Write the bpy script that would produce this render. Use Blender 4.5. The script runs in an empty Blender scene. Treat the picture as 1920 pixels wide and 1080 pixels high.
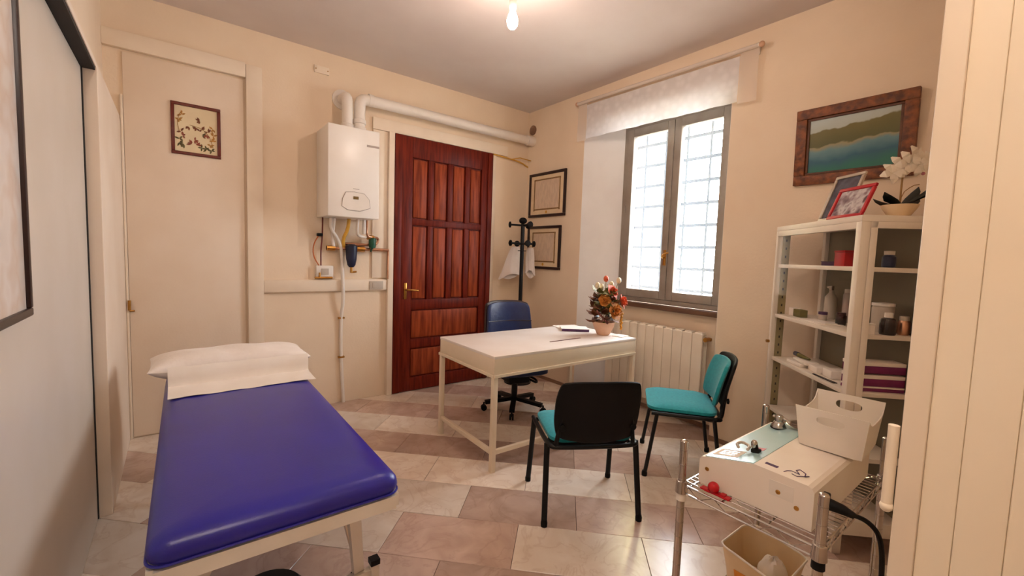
import bpy, bmesh, math, random
from mathutils import Vector, Matrix
random.seed(7)
D = bpy.data; SC = bpy.context.scene; COL = SC.collection
PI = math.pi

# ------------------------------------------------------------------ camera, world, exposure
def cam_axes(yaw, pitch, roll):
    f = Vector((math.sin(yaw)*math.cos(pitch), math.cos(yaw)*math.cos(pitch), -math.sin(pitch)))
    r = Vector((math.cos(yaw), -math.sin(yaw), 0)); u = r.cross(f)
    c, s = math.cos(roll), math.sin(roll)
    return c*r+s*u, -s*r+c*u, f
r_, u_, f_ = cam_axes(math.radians(37.94), math.radians(4.24), math.radians(1.94))
cd = D.cameras.new('camera'); cd.sensor_width = 36; cd.lens = 36*810.4/1920; cd.clip_start = .01
cam = D.objects.new('camera', cd); COL.objects.link(cam)
cam.matrix_world = Matrix(((r_.x, u_.x, -f_.x, 0), (r_.y, u_.y, -f_.y, 0), (r_.z, u_.z, -f_.z, 1.4), (0, 0, 0, 1)))
SC.camera = cam
BULB_STRENGTH = 330; HALL_STRENGTH = 135; SKY_STRENGTH = 26.0
wd = D.worlds.new('sky'); SC.world = wd; wd.use_nodes = True
bg = wd.node_tree.nodes['Background']; bg.inputs[0].default_value = (.86, .93, 1, 1); bg.inputs[1].default_value = SKY_STRENGTH
pt = D.lights.new('window_portal', 'AREA'); pt.shape = 'RECTANGLE'; pt.size = 1.7; pt.size_y = 1.1; pt.cycles.is_portal = True
po = D.objects.new('window_portal', pt); COL.objects.link(po); po.location = (3.72, 2.235, 1.85); po.rotation_euler = (0, PI/2, 0)
vs = SC.view_settings; vs.view_transform = 'Standard'; vs.look = 'None'; vs.gamma = 1; vs.use_curve_mapping = False
vs.exposure = 0.0

# ------------------------------------------------------------------ materials
def lin(c):
    return tuple(((v/255)/12.92 if v/255 <= .04045 else ((v/255+.055)/1.055)**2.4) for v in c) + (1,)
MATS = {}
def mat(name, col, rough=.5, metal=0, noise=None, scale=8, bump=0, bscale=40, spec=.5, coat=0, trans=0, stretch=None, detail=4, rnd=0, sheen=0):
    if name in MATS: return MATS[name]
    m = D.materials.new(name); m.use_nodes = True; nt = m.node_tree; N = nt.nodes; L = nt.links
    b = N['Principled BSDF']; b.inputs['Roughness'].default_value = rough; b.inputs['Metallic'].default_value = metal
    b.inputs['Specular IOR Level'].default_value = spec; b.inputs['Coat Weight'].default_value = coat
    b.inputs['Transmission Weight'].default_value = trans; b.inputs['Sheen Weight'].default_value = sheen
    b.inputs['Base Color'].default_value = lin(col)
    tc = N.new('ShaderNodeTexCoord'); vec = tc.outputs['Object']
    if stretch:
        mp = N.new('ShaderNodeMapping'); mp.inputs['Scale'].default_value = stretch; L.new(vec, mp.inputs[0]); vec = mp.outputs[0]
    if noise:
        n = N.new('ShaderNodeTexNoise'); n.inputs['Scale'].default_value = scale; n.inputs['Detail'].default_value = detail; L.new(vec, n.inputs['Vector'])
        rp = N.new('ShaderNodeValToRGB'); rp.color_ramp.elements[0].position = .35; rp.color_ramp.elements[1].position = .65
        rp.color_ramp.elements[0].color = lin(col); rp.color_ramp.elements[1].color = lin(noise)
        L.new(n.outputs['Fac'], rp.inputs[0]); L.new(rp.outputs[0], b.inputs['Base Color'])
    if bump:
        n2 = N.new('ShaderNodeTexNoise'); n2.inputs['Scale'].default_value = bscale; n2.inputs['Detail'].default_value = 3; L.new(vec, n2.inputs['Vector'])
        bp = N.new('ShaderNodeBump'); bp.inputs['Strength'].default_value = bump; bp.inputs['Distance'].default_value = .01
        L.new(n2.outputs['Fac'], bp.inputs['Height']); L.new(bp.outputs[0], b.inputs['Normal'])
    MATS[name] = m; return m
def marble(name, c0, c1, vein, rough):
    m = D.materials.new(name); m.use_nodes = True; nt = m.node_tree; N = nt.nodes; L = nt.links
    b = N['Principled BSDF']; b.inputs['Roughness'].default_value = rough; b.inputs['Specular IOR Level'].default_value = .55
    tc = N.new('ShaderNodeTexCoord'); oi = N.new('ShaderNodeObjectInfo')
    ml = N.new('ShaderNodeMath'); ml.operation = 'MULTIPLY'; ml.inputs[1].default_value = 37; L.new(oi.outputs['Random'], ml.inputs[0])
    ad = N.new('ShaderNodeVectorMath'); L.new(tc.outputs['Object'], ad.inputs[0]); L.new(ml.outputs[0], ad.inputs[1])
    n = N.new('ShaderNodeTexNoise'); n.inputs['Scale'].default_value = 6; n.inputs['Detail'].default_value = 6; n.inputs['Distortion'].default_value = .8; L.new(ad.outputs[0], n.inputs['Vector'])
    rp = N.new('ShaderNodeValToRGB'); e = rp.color_ramp.elements; e[0].position = .34; e[1].position = .66; e[0].color = lin(c0); e[1].color = lin(c1)
    L.new(n.outputs['Fac'], rp.inputs[0])
    n2 = N.new('ShaderNodeTexNoise'); n2.inputs['Scale'].default_value = 4; n2.inputs['Detail'].default_value = 5; n2.inputs['Distortion'].default_value = 1.6; L.new(ad.outputs[0], n2.inputs['Vector'])
    r2 = N.new('ShaderNodeValToRGB'); e = r2.color_ramp.elements; e[0].position = .47; e[0].color = (0, 0, 0, 1); e[1].position = .5; e[1].color = (.28, .28, .28, 1)
    x = r2.color_ramp.elements.new(.53); x.color = (0, 0, 0, 1); L.new(n2.outputs['Fac'], r2.inputs[0])
    mx = N.new('ShaderNodeMix'); mx.data_type = 'RGBA'; L.new(r2.outputs[0], mx.inputs['Factor']); L.new(rp.outputs[0], mx.inputs['A']); mx.inputs['B'].default_value = lin(vein)
    hs = N.new('ShaderNodeHueSaturation'); mr = N.new('ShaderNodeMapRange'); mr.inputs['To Min'].default_value = .82; mr.inputs['To Max'].default_value = 1.14
    L.new(oi.outputs['Random'], mr.inputs['Value']); L.new(mr.outputs[0], hs.inputs['Value']); L.new(mx.outputs['Result'], hs.inputs['Color'])
    L.new(hs.outputs[0], b.inputs['Base Color']); return m
def emis(name, col, s):
    m = D.materials.new(name); m.use_nodes = True; N = m.node_tree.nodes; N.remove(N['Principled BSDF'])
    e = N.new('ShaderNodeEmission'); e.inputs[0].default_value = (*col, 1); e.inputs[1].default_value = s
    m.node_tree.links.new(e.outputs[0], N['Material Output'].inputs[0]); return m
def thin(name, col, transp, transl, gloss=0):
    """sheet that lets some light straight through, scatters some, reflects a little"""
    m = D.materials.new(name); m.use_nodes = True; nt = m.node_tree; N = nt.nodes; L = nt.links; N.remove(N['Principled BSDF'])
    tp = N.new('ShaderNodeBsdfTransparent'); tl = N.new('ShaderNodeBsdfTranslucent'); df = N.new('ShaderNodeBsdfDiffuse')
    tl.inputs[0].default_value = lin(col); df.inputs[0].default_value = lin(col); tp.inputs[0].default_value = (1, 1, 1, 1)
    a = N.new('ShaderNodeMixShader'); a.inputs[0].default_value = transl; L.new(df.outputs[0], a.inputs[1]); L.new(tl.outputs[0], a.inputs[2])
    b = N.new('ShaderNodeMixShader'); b.inputs[0].default_value = transp; L.new(a.outputs[0], b.inputs[1]); L.new(tp.outputs[0], b.inputs[2]); out = b
    if gloss:
        g = N.new('ShaderNodeBsdfGlossy'); g.inputs['Roughness'].default_value = .03; lw = N.new('ShaderNodeLayerWeight'); lw.inputs[0].default_value = .5
        pw_ = N.new('ShaderNodeMath'); pw_.operation = 'POWER'; pw_.inputs[1].default_value = 5; L.new(lw.outputs['Facing'], pw_.inputs[0])
        ma = N.new('ShaderNodeMath'); ma.operation = 'MULTIPLY_ADD'; ma.inputs[1].default_value = .15; ma.inputs[2].default_value = gloss; L.new(pw_.outputs[0], ma.inputs[0]); fr = ma
        c = N.new('ShaderNodeMixShader'); L.new(fr.outputs[0], c.inputs[0]); L.new(b.outputs[0], c.inputs[1]); L.new(g.outputs[0], c.inputs[2]); out = c
    L.new(out.outputs[0], N['Material Output'].inputs[0]); return m

M = {}
M['wall'] = mat('plaster_cream', (242, 221, 195), .85, noise=(237, 214, 187), scale=2.5, bump=.12, bscale=60)
M['ceil'] = mat('ceiling_paint', (226, 214, 208), .9, noise=(220, 206, 200), scale=2, bump=.05, bscale=50)
M['trimw'] = mat('trim_white', (243, 226, 204), .55, noise=(238, 219, 196), scale=5)
M['jib'] = mat('painted_panel', (240, 221, 200), .7, noise=(235, 214, 191), scale=3, bump=.06, bscale=70)
M['panel'] = mat('laminate_panel', (224, 212, 198), .38, noise=(219, 206, 190), scale=3)
M['black'] = mat('black_gap_shade', (22, 16, 16), .7)
M['white'] = mat('white_enamel', (243, 236, 228), .3, noise=(239, 230, 220), scale=4)
M['whitem'] = mat('white_metal', (238, 228, 214), .35, noise=(232, 221, 205), scale=6)
M['plast'] = mat('white_plastic', (240, 230, 220), .42, noise=(234, 224, 212), scale=6)
M['blackp'] = mat('black_plastic', (8, 7, 8), .55, noise=(12, 11, 11), scale=10, spec=.22)
M['blackm'] = mat('black_metal', (8, 8, 9), .4, noise=(12, 12, 13), scale=10, spec=.3)
M['wood'] = mat('dark_door_wood', (120, 38, 18), .45, noise=(84, 20, 10), scale=3, spec=.2, stretch=(14, 14, 1.2), bump=.1, bscale=9, detail=8)
M['woodp'] = mat('door_panel_wood', (164, 74, 38), .45, noise=(112, 42, 20), scale=3, spec=.2, stretch=(11, 11, 1), bump=.08, bscale=9, detail=8)
M['winw'] = mat('grey_window_paint', (158, 147, 136), .5, noise=(144, 132, 121), scale=6)
M['sillw'] = mat('sill_wood', (104, 70, 46), .5, noise=(82, 54, 38), scale=5, stretch=(3, .6, 3))
M['brass'] = mat('brass', (200, 150, 80), .3, 1, noise=(176, 128, 62), scale=12)
M['chrome'] = mat('chrome', (206, 200, 194), .14, 1, noise=(190, 182, 176), scale=10)
M['steel'] = mat('steel', (190, 186, 180), .25, 1, noise=(170, 166, 160), scale=10)
M['copper'] = mat('copper', (208, 160, 130), .35, 1, noise=(188, 138, 108), scale=14)
M['vinyl'] = mat('blue_vinyl', (42, 38, 148), .33, noise=(39, 35, 138), scale=5, bump=.05, bscale=180, spec=.5)
M['linen'] = mat('white_linen', (250, 238, 228), .85, noise=(244, 231, 220), scale=7, bump=.35, bscale=16, sheen=.2)
M['paper'] = mat('paper', (248, 236, 224), .8, noise=(243, 230, 216), scale=6, bump=.06, bscale=22)
M['teal'] = mat('teal_fabric', (22, 150, 160), .85, noise=(18, 138, 148), scale=60, bump=.15, bscale=300, sheen=.15)
M['leather'] = mat('navy_leather', (32, 46, 88), .35, noise=(26, 38, 76), scale=7, bump=.2, bscale=30)
M['brownl'] = mat('dark_brown_leather', (48, 26, 24), .4, noise=(40, 22, 20), scale=7, bump=.2, bscale=30)
M['desk'] = mat('desk_white', (246, 234, 224), .4, noise=(242, 228, 216), scale=5)
M['deskm'] = mat('desk_cream_metal', (240, 222, 196), .4, noise=(234, 214, 187), scale=5)
M['framer'] = mat('frame_redwood', (112, 38, 20), .4, noise=(90, 28, 14), scale=6, stretch=(8, 8, 2))
M['framed'] = mat('frame_dark', (46, 22, 18), .4, noise=(34, 16, 14), scale=6)
M['framem'] = mat('frame_moulded_brown', (140, 78, 34), .5, noise=(84, 42, 20), scale=26, bump=.5, bscale=40)
M['frameg'] = mat('frame_gilt_inner', (104, 60, 30), .5, noise=(78, 42, 20), scale=20)
M['silver'] = mat('frame_silver', (205, 192, 175), .3, .6, noise=(190, 176, 160), scale=14)
M['red'] = mat('red_plastic', (196, 22, 34), .4, noise=(178, 16, 28), scale=9)
M['redc'] = mat('red_clear_plastic', (226, 20, 34), .15, noise=(205, 14, 26), scale=9, trans=.35)
M['gold'] = mat('yellow_gas_paint', (222, 170, 66), .45, noise=(206, 152, 52), scale=9)
M['blueplast'] = mat('dark_blue_plastic', (22, 30, 62), .4, noise=(16, 24, 50), scale=8)
M['green'] = mat('green_plastic', (30, 92, 66), .4, noise=(24, 78, 54), scale=8)
M['greyp'] = mat('grey_plastic', (196, 182, 166), .5, noise=(188, 174, 158), scale=8)
M['terra'] = mat('pale_terracotta', (226, 182, 152), .6, noise=(214, 166, 134), scale=9)
M['leafg'] = mat('dull_green_leaf', (132, 122, 52), .6, noise=(98, 90, 38), scale=18)
M['leafb'] = mat('brown_leaf', (134, 78, 40), .6, noise=(92, 46, 24), scale=18)
M['rose'] = mat('orange_rose', (226, 104, 58), .6, noise=(206, 82, 44), scale=20)
M['rosey'] = mat('ochre_rose', (214, 142, 58), .6, noise=(192, 112, 42), scale=20)
M['bud'] = mat('cream_bud', (232, 216, 180), .6, noise=(222, 202, 160), scale=20)
M['yel'] = mat('yellow_spray', (224, 156, 40), .6, noise=(206, 134, 28), scale=20)
M['orch'] = mat('orchid_white', (246, 236, 222), .6, noise=(238, 226, 206), scale=12)
M['darkleaf'] = mat('dark_leaf', (18, 26, 22), .4, noise=(24, 34, 26), scale=12)
M['stem'] = mat('stem_tan', (168, 126, 70), .6, noise=(150, 110, 58), scale=12)
M['alu'] = mat('cabinet_back_grey', (122, 112, 90), .55, noise=(112, 101, 80), scale=4)
M['perf'] = mat('upright_olive', (150, 136, 96), .5, noise=(138, 122, 84), scale=8)
M['cabw'] = mat('cabinet_white', (240, 228, 212), .4, noise=(234, 220, 203), scale=5)
M['bluep'] = mat('pale_blue_panel', (178, 214, 220), .25, noise=(170, 206, 212), scale=4, coat=.3)
M['mach'] = mat('machine_cream', (246, 234, 222), .45, noise=(241, 227, 213), scale=5)
M['purple'] = mat('purple_card', (128, 30, 92), .6, noise=(112, 24, 80), scale=9)
M['mauve'] = mat('mauve_print', (88, 52, 92), .6, noise=(74, 42, 80), scale=9)
M['pinkr'] = mat('pink_red_print', (206, 130, 140), .6, noise=(196, 118, 130), scale=9)
M['dkglass'] = mat('dark_bottle', (26, 18, 16), .2, noise=(34, 22, 18), scale=9)
M['olive'] = mat('olive_card', (112, 104, 48), .7, noise=(98, 90, 40), scale=9)
M['bag'] = mat('bag_white_plastic', (238, 226, 214), .45, noise=(230, 216, 202), scale=9, bump=.4, bscale=14)
M['cloth'] = mat('coat_cotton', (236, 226, 220), .85, noise=(228, 216, 208), scale=6, bump=.3, bscale=12)
M['radi'] = mat('radiator_cream', (244, 232, 214), .4, noise=(238, 224, 205), scale=5)
M['gauge'] = mat('lcd_olive', (128, 96, 38), .4, noise=(112, 84, 32), scale=30)
M['printg'] = mat('grey_print', (176, 160, 150), .7, noise=(168, 152, 142), scale=20)
M['glass'] = thin('clear_glass', (255, 255, 255), 1, 0, .008)
M['frost'] = thin('frosted_pane', (228, 240, 255), .966, .9, 0)
M['lace'] = thin('lace_valance', (240, 239, 243), .04, .42, 0)
_nt = M['lace'].node_tree; _n = _nt.nodes.new('ShaderNodeTexVoronoi'); _n.inputs['Scale'].default_value = 16; _tc = _nt.nodes.new('ShaderNodeTexCoord')
_r = _nt.nodes.new('ShaderNodeMapRange'); _r.inputs['From Min'].default_value = .15; _r.inputs['From Max'].default_value = .6; _r.inputs['To Min'].default_value = .01; _r.inputs['To Max'].default_value = .11
_nt.links.new(_tc.outputs['Object'], _n.inputs['Vector']); _nt.links.new(_n.outputs['Distance'], _r.inputs['Value'])
_mx = [q for q in _nt.nodes if q.type == 'MIX_SHADER' and abs(q.inputs[0].default_value-.04) < 1e-4][0]; _nt.links.new(_r.outputs[0], _mx.inputs[0])
M['sheer'] = thin('sheer_border', (250, 240, 230), .32, .5, 0)
M['ground'] = mat('yard_paving', (200, 194, 180), .9, noise=(180, 174, 160), scale=2)
M['facade'] = mat('yard_facade', (236, 220, 150), .9, noise=(228, 210, 138), scale=2)
M['iron'] = mat('wrought_iron', (104, 110, 118), .6, noise=(94, 100, 108), scale=9)
M['grout'] = mat('grout', (92, 66, 52), .9, noise=(80, 56, 44), scale=20)
M['skirt'] = mat('skirting_tile', (150, 116, 92), .4, noise=(128, 96, 76), scale=7)
M['orangeb'] = mat('orange_print', (232, 150, 52), .6, noise=(222, 134, 40), scale=9)
M['cream_bin'] = mat('bin_cream', (238, 210, 170), .5, noise=(230, 198, 154), scale=9)
M['tile_cream'] = marble('marble_cream', (246, 231, 215), (232, 212, 192), (200, 164, 138), .24)
M['tile_mauve'] = marble('marble_mauve', (204, 176, 160), (184, 155, 139), (158, 128, 112), .24)
M['jambc'] = mat('jamb_cream', (250, 234, 210), .5, noise=(247, 229, 203), scale=4)

# ------------------------------------------------------------------ mesh helpers
def BM(): return bmesh.new()
def box(bm, x0, x1, y0, y1, z0, z1, bev=0, seg=2, rot=None, piv=None):
    vs_ = [bm.verts.new((x, y, z)) for x in (x0, x1) for y in (y0, y1) for z in (z0, z1)]
    fs = [bm.faces.new([vs_[i] for i in q]) for q in ((0, 1, 3, 2), (4, 6, 7, 5), (0, 4, 5, 1), (2, 3, 7, 6), (0, 2, 6, 4), (1, 5, 7, 3))]
    if bev:
        es = list({e for f in fs for e in f.edges})
        rr = bmesh.ops.bevel(bm, geom=es, offset=bev, segments=seg, affect='EDGES', profile=.5)
        vs_ = list({v for f in rr['faces'] for v in f.verts} | {v for v in vs_ if v.is_valid})
        vs_ = [v for v in vs_ if v.is_valid]
    if rot is not None:
        bmesh.ops.rotate(bm, verts=vs_, cent=piv or ((x0+x1)/2, (y0+y1)/2, (z0+z1)/2), matrix=rot)
    return vs_
def quad(bm, *p): return bm.faces.new([bm.verts.new(q) for q in p])
def frame_of(d):
    d = Vector(d).normalized(); a = Vector((0, 0, 1)) if abs(d.z) < .9 else Vector((1, 0, 0))
    x = d.cross(a).normalized(); return x, d.cross(x).normalized()
def tube(bm, pts, r, n=10, caps=True, radii=None, smooth=0, sq=1.0):
    pts = [Vector(p) for p in pts]
    for _ in range(smooth):
        q = [pts[0]]
        for a, b in zip(pts[:-1], pts[1:]): q += [a*.75+b*.25, a*.25+b*.75]
        q.append(pts[-1]); pts = q
    rings = []; X = None
    for i, p in enumerate(pts):
        d = (pts[min(i+1, len(pts)-1)]-pts[max(i-1, 0)]).normalized()
        if X is None: X, Y = frame_of(d)
        else:
            X = (X-d*X.dot(d)).normalized()
        Y = d.cross(X)
        rr = radii[i] if radii and len(radii) == len(pts) else r
        rings.append([bm.verts.new(p+X*(rr*math.cos(2*PI*k/n))+Y*(rr*sq*math.sin(2*PI*k/n))) for k in range(n)])
    for a, b in zip(rings[:-1], rings[1:]):
        for k in range(n): bm.faces.new((a[k], a[(k+1) % n], b[(k+1) % n], b[k]))
    if caps: bm.faces.new(rings[0][::-1]); bm.faces.new(rings[-1])
def bar(bm, p0, p1, w, h=None, up=(0, 0, 1)):
    """rectangular bar between two points"""
    p0, p1 = Vector(p0), Vector(p1); h = h or w; d = (p1-p0).normalized(); a = Vector(up)
    if abs(d.dot(a)) > .95: a = Vector((0, 1, 0))
    x = d.cross(a).normalized()*w/2; y = x.cross(d).normalized()*h/2
    A = [bm.verts.new(p0+s*x+t*y) for s, t in ((-1, -1), (1, -1), (1, 1), (-1, 1))]; B = [bm.verts.new(p1+s*x+t*y) for s, t in ((-1, -1), (1, -1), (1, 1), (-1, 1))]
    for k in range(4): bm.faces.new((A[k], A[(k+1) % 4], B[(k+1) % 4], B[k]))
    bm.faces.new(A[::-1]); bm.faces.new(B)
def lathe(bm, prof, c=(0, 0, 0), n=20, sx=1, sy=1, axis=None):
    c = Vector(c); Mx = Matrix.Identity(3) if axis is None else Vector((0, 0, 1)).rotation_difference(Vector(axis)).to_matrix()
    rings = []
    for r, z in prof:
        rings.append([bm.verts.new(c+Mx @ Vector((r*sx*math.cos(2*PI*k/n), r*sy*math.sin(2*PI*k/n), z))) for k in range(n)] if r > 1e-6 else [bm.verts.new(c+Mx @ Vector((0, 0, z)))])
    for a, b in zip(rings[:-1], rings[1:]):
        for k in range(n):
            v = [a[k % len(a)], a[(k+1) % len(a)], b[(k+1) % len(b)], b[k % len(b)]]
            v = [q for i, q in enumerate(v) if q not in v[:i]]
            if len(v) > 2: bm.faces.new(v)
    if len(rings[0]) > 1: bm.faces.new(rings[0][::-1])
    if len(rings[-1]) > 1: bm.faces.new(rings[-1])
def ball(bm, c, r, n=12, sx=1, sy=1, sz=1):
    h = max(6, n//2)
    lathe(bm, [(r*math.sin(PI*i/h), -r*sz*math.cos(PI*i/h)) for i in range(h+1)], c, n, sx, sy)
def prism(bm, poly, z0, z1, f=None):
    """extrude 2D polygon; f maps (u,v,w) to a point"""
    f = f or (lambda u, v, w: (u, v, w))
    A = [bm.verts.new(f(u, v, z0)) for u, v in poly]; B = [bm.verts.new(f(u, v, z1)) for u, v in poly]; n = len(poly)
    for k in range(n): bm.faces.new((A[k], A[(k+1) % n], B[(k+1) % n], B[k]))
    bm.faces.new(A[::-1]); bm.faces.new(B)
def rrect(w, h, r, n=5, cx=0, cy=0):
    P = []
    for sx, sy, a0 in ((1, 1, 0), (-1, 1, 90), (-1, -1, 180), (1, -1, 270)):
        for i in range(n+1):
            a = math.radians(a0+90*i/n); P.append((cx+sx*(w/2-r)+r*math.cos(a), cy+sy*(h/2-r)+r*math.sin(a)))
    return P
def sheet(bm, grid, th=0):
    """grid: list of rows of points -> surface, optional thickness via solidify"""
    V = [[bm.verts.new(p) for p in row] for row in grid]
    fs = [bm.faces.new((V[i][j], V[i][j+1], V[i+1][j+1], V[i+1][j])) for i in range(len(V)-1) for j in range(len(V[0])-1)]
    if th:
        bmesh.ops.recalc_face_normals(bm, faces=fs); bmesh.ops.solidify(bm, geom=fs, thickness=th)
def obj(name, bm, m, parent=None, smooth=False, world=False, label=None, subsurf=0):
    if world and parent is not None: bm.transform(parent.matrix_basis.inverted())
    bmesh.ops.recalc_face_normals(bm, faces=bm.faces)
    me = D.meshes.new(name); bm.to_mesh(me); bm.free()
    for q in (m if isinstance(m, (list, tuple)) else [m]): me.materials.append(q)
    if smooth:
        for p in me.polygons: p.use_smooth = True
        me.set_sharp_from_angle(angle=math.radians(38))
    o = D.objects.new(name, me); COL.objects.link(o)
    if parent is not None: o.parent = parent
    if label: o['label'] = label
    if subsurf:
        s = o.modifiers.new('sub', 'SUBSURF'); s.levels = subsurf; s.render_levels = subsurf
    return o
def P(name, m, parent, build, smooth=True, world=False, label=None, subsurf=0):
    bm = BM(); build(bm); return obj(name, bm, m, parent, smooth, world, label, subsurf)
def tag(o, label, cat, group=None):
    o['label'] = label; o['category'] = cat
    if group: o['group'] = group
    return o
def thing(name, label, cat, loc=(0, 0, 0), rz=0, group=None, kind=None):
    o = D.objects.new(name, None); COL.objects.link(o); o.location = loc; o.rotation_euler = (0, 0, rz); o.empty_display_size = .1
    o.matrix_basis = Matrix.Translation(loc) @ Matrix.Rotation(rz, 4, 'Z')
    tag(o, label, cat, group)
    if kind: o['kind'] = kind
    return o
def struct(name, m, build, label, cat, smooth=False):
    bm = BM(); build(bm); o = obj(name, bm, m, None, smooth); o['kind'] = 'structure'; tag(o, label, cat); return o

# ------------------------------------------------------------------ room shell
XL, XR, YB, ZC = -.36, 3.32, 4.034, 3.08
XN = 3.52                       # back of the window niche
RY0, RY1, WY0, WY1 = 1.65, 3.14, 1.69, 2.78     # niche at the wall face / at the window plane
NT = 2.70                       # niche top
YF = .09                        # room side of the front wall
XJ = .60                        # door lining face

# floor slab and marble tiles laid on the diagonal
fl = struct('floor', M['grout'], lambda b: box(b, -1.3, XN+.4, -2.2, YB+.2, -.12, -.004), 'diagonal marble tile floor in alternating cream and mauve rows', 'floor')
S2 = math.sqrt(.5); TW, TL = .3295, .626
def clip(poly, ax, v, keep_less):
    out = []
    for i, a in enumerate(poly):
        b = poly[(i+1) % len(poly)]; ia = (a[ax] <= v) == keep_less or a[ax] == v; ib = (b[ax] <= v) == keep_less or b[ax] == v
        if ia: out.append(a)
        if ia != ib:
            t = (v-a[ax])/(b[ax]-a[ax]); q = [a[0]+t*(b[0]-a[0]), a[1]+t*(b[1]-a[1])]; q[ax] = v; out.append(tuple(q))
    return out
def tile_mesh(poly, m):
    bm = BM(); prism(bm, poly, -.02, 0); top = max(bm.faces, key=lambda f: f.calc_center_median().z)
    bmesh.ops.bevel(bm, geom=list(top.edges), offset=.0014, segments=1, affect='EDGES')
    bmesh.ops.recalc_face_normals(bm, faces=bm.faces)
    me = D.meshes.new('tile'); bm.to_mesh(me); bm.free(); me.materials.append(m); return me
full = {}
g = .0011
for k in range(-8, 18):
    v0 = 2.49+TW*k; odd = k % 2
    off = .11 if odd else .435
    for j in range(-8, 9):
        u0 = off+TL*j
        if k == -1: pass
        uv = [(u0+g, v0+g), (u0+TL-g, v0+g), (u0+TL-g, v0+TW-g), (u0+g, v0+TW-g)]
        poly = [((u+v)*S2, (v-u)*S2) for u, v in uv]
        n0 = list(poly)
        for ax, v, less in ((0, XL+.003, False), (0, XN-.002, True), (1, -2.0, False), (1, YB-.003, True)):
            poly = clip(poly, ax, v, less)
            if len(poly) < 3: break
        if len(poly) < 3: continue
        ar = abs(sum(poly[i][0]*poly[(i+1) % len(poly)][1]-poly[(i+1) % len(poly)][0]*poly[i][1] for i in range(len(poly)))/2)
        if ar < .0008: continue
        cream = (not odd) if random.random() > .12 else bool(odd)
        if k == -2: cream = (j % 2 == 1) if j < 0 else True
        mm = M['tile_cream'] if cream else M['tile_mauve']
        c = (sum(p[0] for p in poly)/len(poly), sum(p[1] for p in poly)/len(poly))
        lp = [(p[0]-c[0], p[1]-c[1]) for p in poly]
        isfull = len(poly) == 4 and all(abs(a[0]-b[0])+abs(a[1]-b[1]) < 1e-6 for a, b in zip(poly, n0))
        if isfull:
            if cream not in full: full[cream] = tile_mesh(lp, mm)
            me = full[cream]
        else: me = tile_mesh(lp, mm)
        t = D.objects.new('tile', me); COL.objects.link(t); t.parent = fl; t.location = (c[0], c[1], random.uniform(-.0006, .0004))

struct('ceiling', M['ceil'], lambda b: box(b, -1.3, XN+.4, -2.2, YB+.2, ZC, ZC+.12), 'plain pale painted ceiling', 'ceiling')
struct('wall_back', M['wall'], lambda b: box(b, XL-.2, XN+.4, YB, YB+.2, -.12, ZC), 'cream plaster wall carrying the boiler and the dark door', 'wall')
struct('wall_left', M['wall'], lambda b: box(b, XL-.12, XL, -.35, YB, -.12, ZC), 'cream plaster wall above the sliding panels', 'wall')
def wall_right(b):
    xo = 3.86
    def pris(poly, z0, z1): prism(b, poly, z0, z1)
    pris([(XR, RY1), (XR, YB), (xo, YB), (xo, WY1), (XN, WY1)], -.12, NT)
    pris([(XR, -.35), (XR, RY0), (XN, WY0), (xo, WY0), (xo, -.35)], -.12, NT)
    pris([(XR, -.35), (XR, YB), (xo, YB), (xo, -.35)], NT, ZC)
    pris([(XN, WY0), (XN, WY1), (xo, WY1), (xo, WY0)], -.12, .985)
struct('wall_right', M['wall'], wall_right, 'cream plaster wall with the deep window niche', 'wall')
struct('wall_front', M['wall'], lambda b: (box(b, XJ+.012, XR, -.35, YF-.004, -.12, ZC)), 'cream plaster wall beside the entrance', 'wall')
def hall(b):
    box(b, -1.3, XL-.12, -.35, -.25, -.12, ZC); box(b, -1.3, -1.2, -2.2, -.35, -.12, ZC); box(b, 1.9, 2.0, -2.2, -.35, -.12, ZC); box(b, -1.2, 1.9, -2.2, -2.1, -.12, ZC)
struct('wall_hall', M['wall'], hall, 'cream plaster walls of the hall outside the entrance', 'wall')

def reveal(b):
    prism(b, [(XR+.001, RY1-.002), (XN, WY1-.002), (XN, WY1), (XR+.001, RY1)], .036, NT)
    prism(b, [(XR+.001, RY0+.002), (XN, WY0+.002), (XN, WY0), (XR+.001, RY0)], .036, NT)
    prism(b, [(XR+.001, RY0), (XR+.001, RY1), (XN, WY1), (XN, WY0)], NT-.004, NT)
struct('trim_2', mat('reveal_daylit_white', (244, 241, 240), .8, noise=(239, 235, 233), scale=4, bump=.1, bscale=50), reveal, 'white painted sides of the window niche, tinted cool for daylight', 'trim')  # white paint, with the cool daylight on the niche sides put into its colour
# baseboards
def bb_right(b):
    box(b, XR-.01, XR, YF, RY0, 0, .035); box(b, XR-.01, XR, RY1, YB, 0, .035); box(b, XN-.01, XN, WY0, WY1, 0, .035)
    bar(b, (XR, RY1-.008, .0175), (XN, WY1-.008, .0175), .012, .035)
struct('baseboard_right', M['skirt'], bb_right, 'low tiled baseboard along the window wall', 'baseboard')

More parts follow.
